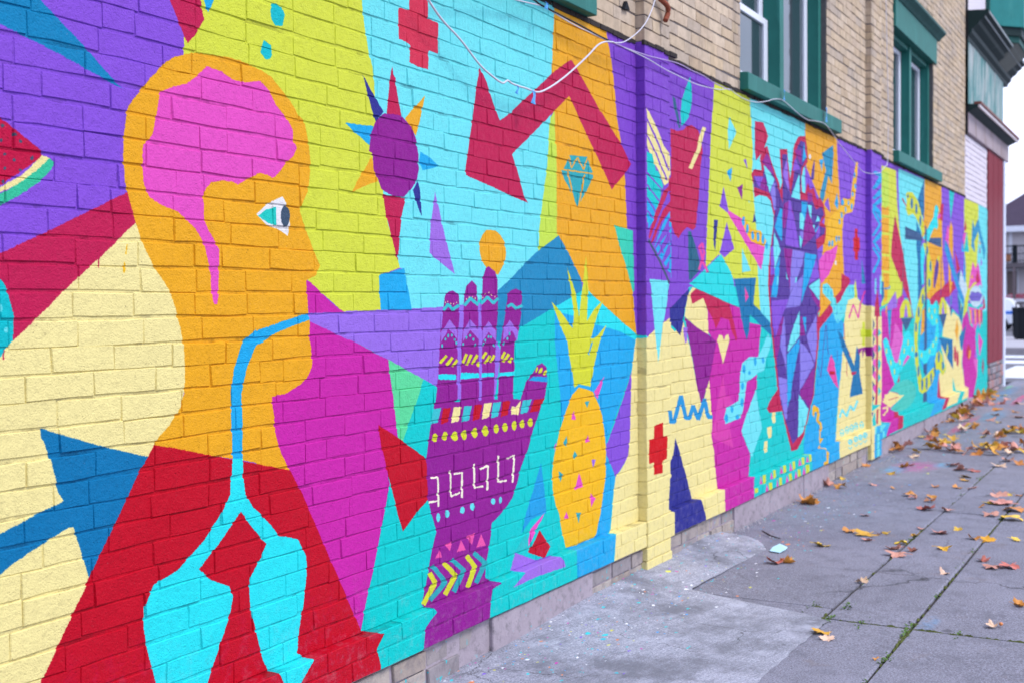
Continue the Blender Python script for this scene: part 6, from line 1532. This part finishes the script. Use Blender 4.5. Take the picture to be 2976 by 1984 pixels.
17.551|-0.113|0.093|0.136|g|0.8|#golden leaf deepest along the wall in the farthest heap at the mural end#the farthest heap at the mural end
17.319|-0.185|0.089|0.119|o|0.8|#orange leaf deepest along the wall in the farthest heap at the mural end#the farthest heap at the mural end
16.117|-0.12|0.069|0.125|b|0.8|#first brown leaf from the near end in the farthest heap at the mural end#the farthest heap at the mural end
16.205|-0.16|0.07|0.154|o|0.8|#first orange leaf from the near end in the farthest heap at the mural end#the farthest heap at the mural end
16.151|-0.22|0.069|0.139|p|0.8|#second pink leaf from the near end in the farthest heap at the mural end#the farthest heap at the mural end
16.239|-0.26|0.071|0.126|p|0.8|#pink leaf deepest along the wall in the farthest heap at the mural end#the farthest heap at the mural end
15.964|-0.103|0.066|0.11|r|0.8|#only red brown leaf in the farthest heap at the mural end#the farthest heap at the mural end
15.823|-0.111|0.064|0.082|p|0.8|#first pink leaf from the near end in the farthest heap at the mural end#the farthest heap at the mural end
16.891|-0.132|0.082|0.131|o|0.8|#fifth orange leaf from the near end in the farthest heap at the mural end#the farthest heap at the mural end
17.015|-0.06|0.084|0.132|g|0.8|#first golden leaf from the near end in the farthest heap at the mural end#the farthest heap at the mural end
16.836|-0.208|0.081|0.087|o|0.8|#fourth orange leaf from the near end in the farthest heap at the mural end#the farthest heap at the mural end
16.236|-0.06|0.071|0.07|b|0.8|#brown leaf deepest along the wall in the farthest heap at the mural end#the farthest heap at the mural end
13.324|-0.38|0.022|0.104|c|0.6|#only pale cream leaf in the small cluster over the red stain#the small cluster over the red stain
13.586|-0.384|0.026|0.118|p|0.6|#first pink leaf from the wall in the small cluster over the red stain#the small cluster over the red stain
13.653|-0.418|0.028|0.13|g|0.6|#only golden leaf in the small cluster over the red stain#the small cluster over the red stain
13.614|-0.457|0.027|0.094|o|0.6|#only orange leaf in the small cluster over the red stain#the small cluster over the red stain
13.224|-0.384|0.02|0.08|p|0.6|#pink leaf farthest from the wall in the small cluster over the red stain#the small cluster over the red stain
13.259|-0.86|0.021|0.147|g|0.9|#only golden leaf in the tall clump at the right edge#the tall clump at the right edge
13.462|-0.868|0.024|0.126|o|0.9|#second orange leaf from the wall in the tall clump at the right edge#the tall clump at the right edge
13.291|-0.94|0.022|0.124|o|0.9|#orange leaf farthest from the wall in the tall clump at the right edge#the tall clump at the right edge
13.397|-0.96|0.023|0.102|b|0.9|#only brown leaf in the tall clump at the right edge#the tall clump at the right edge
13.056|-0.957|0.018|0.111|y|0.9|#only yellow leaf in the tall clump at the right edge#the tall clump at the right edge
12.72|-0.813|0.012|0.12|o|0.9|#first orange leaf from the wall in the tall clump at the right edge#the tall clump at the right edge
12.888|-0.771|0.015|0.088|c|0.9|#only pale cream leaf in the tall clump at the right edge#the tall clump at the right edge
12.598|-0.849|0.01|0.086|p|0.9|#only pink leaf in the tall clump at the right edge#the tall clump at the right edge"""
def leaf_variant(seed):
    r = random.Random(seed); tips = [(-2.2, .74), (-1.1, .93), (0, 1.04), (1.1, .93), (2.2, .74)]
    out = [(-3.0, .22)]
    for i, (a, l) in enumerate(tips):
        a += r.uniform(-.08, .08); l *= r.uniform(.88, 1.1)
        out += [(a-.36, l*.74), (a-.24, l*.86), (a-.13, l*.80), (a, l), (a+.13, l*.80), (a+.24, l*.86), (a+.36, l*.74)]
        if i < 4: out.append(((a+tips[i+1][0])/2, .56*r.uniform(.85, 1.12)))
    out.append((3.0, .22)); return [(l*math.sin(a), l*math.cos(a)) for a, l in out]
def leaf_mesh(seed, curl, size):
    r = random.Random(seed); o = leaf_variant(seed % 9); P = [(0, 0)]+[(x*.5, y*.5) for x, y in o]+o
    n = len(o); k1 = curl*r.uniform(.25, .7)*r.choice((1, 1, -1)); k2 = curl*r.uniform(-.3, .6); k3 = curl*r.uniform(.2, .5); ph = r.uniform(0, 6.28)
    v = []
    for x, y in P:
        x += r.uniform(-.02, .02); y += r.uniform(-.02, .02); rr = math.hypot(x, y)
        z = k1*x*x+k2*y*y*.8+k3*rr*math.sin(3*math.atan2(x, y)+ph)*.6+r.uniform(-.035, .035)*rr
        if curl > .75: xx = x*math.cos(curl*.55*abs(x)); z += .35*abs(x)**1.5*curl; x = xx
        v.append((x, y, z))
    f = []
    for i in range(n):
        j = (i+1) % n
        f.append((0, 1+i, 1+j)); f.append((1+i, 1+n+i, 1+n+j, 1+j))
    b = len(v); L0 = r.uniform(.6, 1.1); bx = r.uniform(-.4, .4)
    for t in (0, .5, 1):
        x = bx*t*t; y = -L0*t; z = .10*t*(1-t)+.02
        v += [(x-.022, y, z), (x+.022, y, z), (x, y, z+.04)]
    for i in range(2):
        for k in range(3): f.append((b+i*3+k, b+i*3+(k+1) % 3, b+i*3+3+(k+1) % 3, b+i*3+3+k))
    s = size/2.05; zs = [p[2] for p in v[:1+2*n]]; lo = sorted(zs)[len(zs)//10]
    me = bpy.data.meshes.new('leaf'); me.from_pydata([(x*s, (y)*s, (z-lo)*s) for x, y, z in v], [], f)
    me.polygons.foreach_set('use_smooth', [i % 3 != 0 for i in range(len(me.polygons))]); return me
def leaf_mat():
    m = Mat('dry_leaf'); oi = m.n('ShaderNodeObjectInfo'); p = m.P(True)
    q = m.n('ShaderNodeVectorMath', operation='ADD'); m.l(p, q.inputs[0])
    cc = m.n('ShaderNodeCombineXYZ'); 
    for i in range(3): m.l(oi.outputs['Random'], cc.inputs[i])
    m.l(m.scaled(cc.outputs[0], (9, 5, 7)), q.inputs[1])
    f = m.noise(28, 5, .65, vec=q.outputs[0])
    c = m.mix(m.math('MULTIPLY', m.ramp(f, [(.42, 0), (.68, 1)]), .5), oi.outputs['Color'], m.mix(.5, oi.outputs['Color'], (.22, .07, .03)))
    c = m.mix(m.math('MULTIPLY', m.ramp(m.noise(90, 3, .6, vec=q.outputs[0]), [(.62, 0), (.7, 1)]), .5), c, (.12, .05, .03))
    m.bump(m.noise(70, 4, .6, vec=q.outputs[0]), .5, .003)
    m.b.inputs['Transmission Weight'].default_value = 0
    return m.set(c, .55, .4)
M_LEAF = leaf_mat()
for i, row in enumerate(LEAVES.split('\n')):
    x, y, z, s, c, curl, lab = row.split('|'); x, y, z, s, curl = map(float, (x, y, z, s, curl))
    grp = 'autumn leaves scattered over the pavement'; heap = lab[0] == '#'
    if heap: lab, grp = lab[1:].split('#'); grp = 'leaves of '+grp
    o = obj('maple_leaf', leaf_mesh(i*7+3, min(1.1, curl*1.25), s*1.5), None, M_LEAF, label=lab, category='leaf', group=grp)
    o.location = (x, y, z+.004+(random.uniform(0, .045) if heap else 0))
    o.rotation_euler = (random.gauss(0, .35 if heap else .16), random.gauss(0, .35 if heap else .16), random.uniform(0, 6.28))
    r_, g_, b_ = lin(LCOL[c]); k = random.uniform(.8, 1.1); o.color = (r_*k, g_*k*random.uniform(.92, 1.06), b_*k, 1)
v = [(-.13, -.05, .004), (-.02, -.075, .012), (.12, -.05, .006), (.14, .03, .02), (.02, .06, .012), (-.10, .05, .005)]
MB().add([(a*.62, b*.62, c) for a, b, c in v]+[(a*.62, b*.62, c-.003) for a, b, c in v], [(0, 1, 2, 3, 4, 5), (11, 10, 9, 8, 7, 6)]+[(i, i+6, (i+1) % 6+6, (i+1) % 6) for i in range(6)]).build('paint_flake', simple('pale_blue_flake', (.45, .74, .82), .6), label='pale blue paint flake lying behind the pinkish red leaf', category='paint flake').location = (6.57, -.43, .004)
bm = bmesh.new(); bmesh.ops.create_icosphere(bm, subdivisions=2, radius=.009); me = bpy.data.meshes.new('berry'); bm.to_mesh(me); bm.free()
for vv in me.vertices: vv.co.z *= .9
be = obj('berry', me, None, simple('orange_berry', (.62, .20, .05), .4), label='small round orange berry beside the pale pink curled leaf', category='berry'); be.location = (5.467, -1.746, .009)
me.polygons.foreach_set('use_smooth', [True]*len(me.polygons))
M_TWIG = simple('dark_twig_bark', (.04, .03, .03), .9)
MB().tube([(7.0, -.20, .02), (6.95, -.25, .014), (6.91, -.28, .013), (6.87, -.35, .010)], [.004, .006, .005, .003], 6).build('twig', M_TWIG, label='short dark twig near the wall behind the paint flake', category='twig')
MB().tube([(7.02, -1.73, .008), (6.97, -1.76, .014), (6.93, -1.82, .008)], [.004, .005, .003], 6).build('twig', M_TWIG, label='dark twig at the right edge above the pale yellow leaf', category='twig')
# ------------------------------------------------------------------ beyond the corner
M_SIDING = simple('cream_siding', (.52, .49, .52), .7, .3, var=.05)
M_ROOF = simple('purple_brown_shingle', (.055, .04, .065), .9, .2, var=.25, scale=4, bump=.4)
M_WTRIM = simple('white_house_trim', (.68, .70, .78), .5)
hs = thing('house', 'pale sided house with dark purple brown roof and a balcony beyond the street corner', 'house', (62, 5, 0))
def hp(nm, mb, mat, par=None, **k):
    if par is None:
        for i in range(len(mb.v)): a, b, c = mb.v[i]; mb.v[i] = (a-62, b-5, c)
    else:
        for i in range(len(mb.v)): a, b, c = mb.v[i]; mb.v[i] = (a-62, b-5, c)
    return mb.build(nm, mat, par or hs, **k)
yL, yR = 6.3, -7.7
for i in range(18):
    hp('siding_board', MB().prism([(0, 0)]*0 or [(yR, .1+i*.26), (yL, .1+i*.26), (yL, .1+i*.26+.255), (yR, .1+i*.26+.255)], 62.0-.012, 62.4), M_SIDING)
hp('wall', MB().box(62.05, 71, yR, yL, .1, 4.78), M_SIDING)
e0, e1 = yL+.55, yR-.55
hp('roof', MB().add([(61.4, e1, 4.95), (61.4, e0, 4.95), (71.6, e0, 4.95), (71.6, e1, 4.95), (66.5, e1+4.8, 8.6), (66.5, e0-4.8, 8.6)], [(0, 1, 5, 4), (1, 2, 5), (2, 3, 4, 5), (3, 0, 4), (3, 2, 1, 0)]), M_ROOF)
hp('eave_fascia', MB().box(61.33, 61.4, e1, e0, 4.70, 4.97), M_WTRIM); hp('soffit', MB().box(61.4, 62.0, e1, e0, 4.72, 4.76), M_WTRIM)
hp('corner_board', MB().box(61.93, 61.985, 4.86, 5.02, 3.2, 4.70), M_WTRIM)
hp('balcony_floor', MB().box(60.6, 61.98, yR+.3, yL-.1, 2.97, 3.2), simple('dark_deck', (.10, .085, .095), .8))
rl = obj('railing', None, hs)
hp('rail', MB().box(60.62, 60.68, yR+.3, yL-.1, 3.96, 4.02), M_STEEL, rl); hp('rail', MB().box(60.63, 60.67, yR+.3, yL-.1, 3.60, 3.635), M_STEEL, rl); hp('rail', MB().box(60.63, 60.67, yR+.3, yL-.1, 3.27, 3.31), M_STEEL, rl)
me0 = None
for i in range(104):
    y = yR+.36+i*.13
    if me0 is None: b0 = hp('baluster', MB().box(60.64, 60.66, y-.009, y+.009, 3.2, 3.96), M_STEEL, rl); me0 = b0.data; yb = y
    else: o = obj('baluster', me0, rl); o.location = (0, y-yb, 0)
for y in (4.6, 1.6, -1.6, -4.8, -7.2): hp('post', MB().box(60.56, 60.74, y-.1, y+.1, 3.2, 4.04), M_STEEL, rl)
for y in (4.62, 1.6, -1.6, -4.8): hp('porch_column', MB().box(60.6, 60.72, y-.06, y+.06, .1, 2.97), simple('brown_column', (.12, .09, .10), .7))
hp('orange_blanket', MB().box(60.75, 60.79, 4.78, 5.15, 3.25, 3.62), simple('orange_cloth', (.55, .24, .12), .9))
for y in (5.0, 2.4, -1.9, -5.2):
    wn = obj('window', None, hs); hp('frame', MB().box(61.94, 61.985, y-.42, y+.22, 1.62, 2.92).box(61.93, 61.945, y-.36, y+.10, 2.22, 2.28), M_WTRIM, wn); hp('pane', MB().box(61.925, 61.9385, y-.36, y+.10, 1.7, 2.84), simple('brown_pane', (.10, .075, .07), .15), wn)
fl = MB(); 
for i in range(140):
    a = random.uniform(4.1, 5.3); h = random.uniform(1.45, 1.7); s = random.uniform(.02, .05); xx = 61.7+random.uniform(-.1, .1)
    fl.add([(xx, a-s, h), (xx, a+s, h), (xx-.02, a, h+s*1.5)], [(0, 1, 2)])
bx_ = thing('flower_box', 'window box of red flowers on the pale house', 'flower box', (61.7, 4.7, 1.35), None)
MB().box(-.14, .14, -.75, .75, 0, .14).build('box', M_WTRIM, bx_)
for i in range(len(fl.v)): a, b, c = fl.v[i]; fl.v[i] = (a-61.7, b-4.7, c-1.35)
fl.build('blossom', simple('red_flowers', (.60, .06, .12), .8), bx_, kind='stuff')
# parked car
car = thing('parked_car', 'white parked car with blue markings behind the black bin', 'car', (56, 5.9, .10))
M_CAR = simple('white_car_paint', (.74, .78, .84), .25, .5, var=.03); M_BLUE = simple('blue_marking', (.03, .16, .62), .3)
prof = [(-2.05, .30), (2.15, .30), (2.2, .62), (2.12, .84), (1.45, .95), (.75, 1.44), (-1.1, 1.48), (-1.72, 1.40), (-2.0, .98), (-2.12, .70)]   # (y, z): nose at +y
bodyv = MB()
for sx_, inset in ((-.84, 0), (.84, 0)): pass
n = len(prof); tin = [(0.84 if z < 1.0 else .64) for y, z in prof]
bodyv.add([(-t, y, z) for (y, z), t in zip(prof, tin)]+[(t, y, z) for (y, z), t in zip(prof, tin)], [tuple(range(n)), tuple(range(n, 2*n))[::-1]]+[(i, n+i, n+(i+1) % n, (i+1) % n) for i in range(n)])
bodyv.build('body', M_CAR, car, bevel=.03)
for pts in ([(-1.52, 1.02), (-.55, 1.02), (-.55, 1.38), (-1.1, 1.40), (-1.45, 1.33)], [(-.45, 1.02), (1.15, 1.02), (.68, 1.36), (-.45, 1.39)]):
    MB().add([(-.845+(z-1.0)*.40 if z > 1.0 else -.845, y, z) for y, z in pts]+[(-.80+(z-1.0)*.40, y, z) for y, z in pts], [tuple(range(len(pts))), tuple(range(len(pts), 2*len(pts)))[::-1]]).build('side_window', M_BLUE, car)
MB().box(-.848, -.842, -2.0, 2.0, .72, .86).build('stripe', M_BLUE, car)
for y in (-1.35, 1.3):
    for sx_ in (-.80, .80):
        wh = obj('wheel', None, car); wh.location = (sx_, y, .32)
        MB().tube([(-.1, 0, 0), (.1, 0, 0)], .32, 24).build('tyre', M_DARK, wh); MB().tube([(-.112, 0, 0), (.112, 0, 0)], .20, 16).build('rim', simple('alloy', (.5, .5, .55), .3), wh)
MB().box(-.7, -.5, -2.1, -2.02, .80, .95).build('tail_light', simple('red_lens', (.6, .08, .03), .3), car)
# black bin
bn = thing('litter_bin', 'black litter bin with a wire rack on top on the far pavement', 'litter bin', (40, 1.93, .205))
def oct_(r): return [(r*math.cos(math.pi/8+i*math.pi/4), r*math.sin(math.pi/8+i*math.pi/4)) for i in range(8)]
MB().vprism(oct_(.31), .04, .88, oct_(.34)).build('drum', M_STEEL, bn); MB().vprism(oct_(.37), .88, .99).build('lid', M_STEEL, bn, bevel=.01); MB().vprism(oct_(.27), 0, .04).build('foot', M_DARK, bn)
for i in range(8):
    a, b = oct_(.345)[i], oct_(.345)[(i+1) % 8]; MB().tube([(a[0]*.95, a[1]*.95, .1), (a[0], a[1], .86)], .012, 6).build('rib', M_DARK, bn)
rk = MB()
for i in range(8): a, b = oct_(.25)[i], oct_(.25)[(i+1) % 8]; rk.tube([(a[0], a[1], .99), (a[0], a[1], 1.12)], .012, 6); rk.tube([(a[0], a[1], 1.12), (b[0], b[1], 1.12)], .012, 6)
rk.build('rack', M_DARK, bn)
# traffic signal whose visors reach into the frame
tsg = thing('traffic_signal', 'dark traffic signal with three hooded lenses at the right edge by the corner', 'traffic signal', (20.5, -.83, .1))
MB().tube([(0, -.25, 0), (0, -.25, 4.1)], .06, 12).build('pole', M_STEEL, tsg); MB().box(-.14, .14, -.12, .10, 2.9, 3.98).build('housing', M_STEEL, tsg, bevel=.02)
MB().box(-.03, .03, -.25, -.12, 3.7, 3.76).build('arm', M_STEEL, tsg)
for z in (3.76, 3.43, 3.09):
    vv = []; ff = []
    for i in range(13):
        a = math.radians(-60+i*25); c_, s_ = math.sin(a)*.13, math.cos(a)*.13
        for y, rr in ((.10, 1), (.48-.10*(1-math.cos(a))*.5, 1), (.48-.10*(1-math.cos(a))*.5, .93), (.10, .93)): vv.append((math.sin(math.radians(-150+i*25))*.13*rr, y, z+math.cos(math.radians(-150+i*25))*.13*rr))
    for i in range(12):
        for k in range(4): ff.append((i*4+k, i*4+(k+1) % 4, i*4+4+(k+1) % 4, i*4+4+k))
    MB().add(vv, ff).build('visor', M_DARK, tsg); MB().tube([(0, .10, z), (0, .115, z)], .115, 16).build('lens', simple('dark_lens', (.05, .03, .02), .2), tsg)
for z, lab in ((4.53, 'upper overhead wire crossing the pale sky beyond the corner'), (4.28, 'lower overhead wire crossing the pale sky beyond the corner')):
    MB().tube([(32, -40+i*5, z+.004*(i-8)**2*.6) for i in range(21)], .011, 6).build('overhead_wire', simple('weathered_wire', (.35, .30, .28), .6), label=lab, category='overhead wire', group='overhead wires beyond the corner')
bpy.context.view_layer.update()
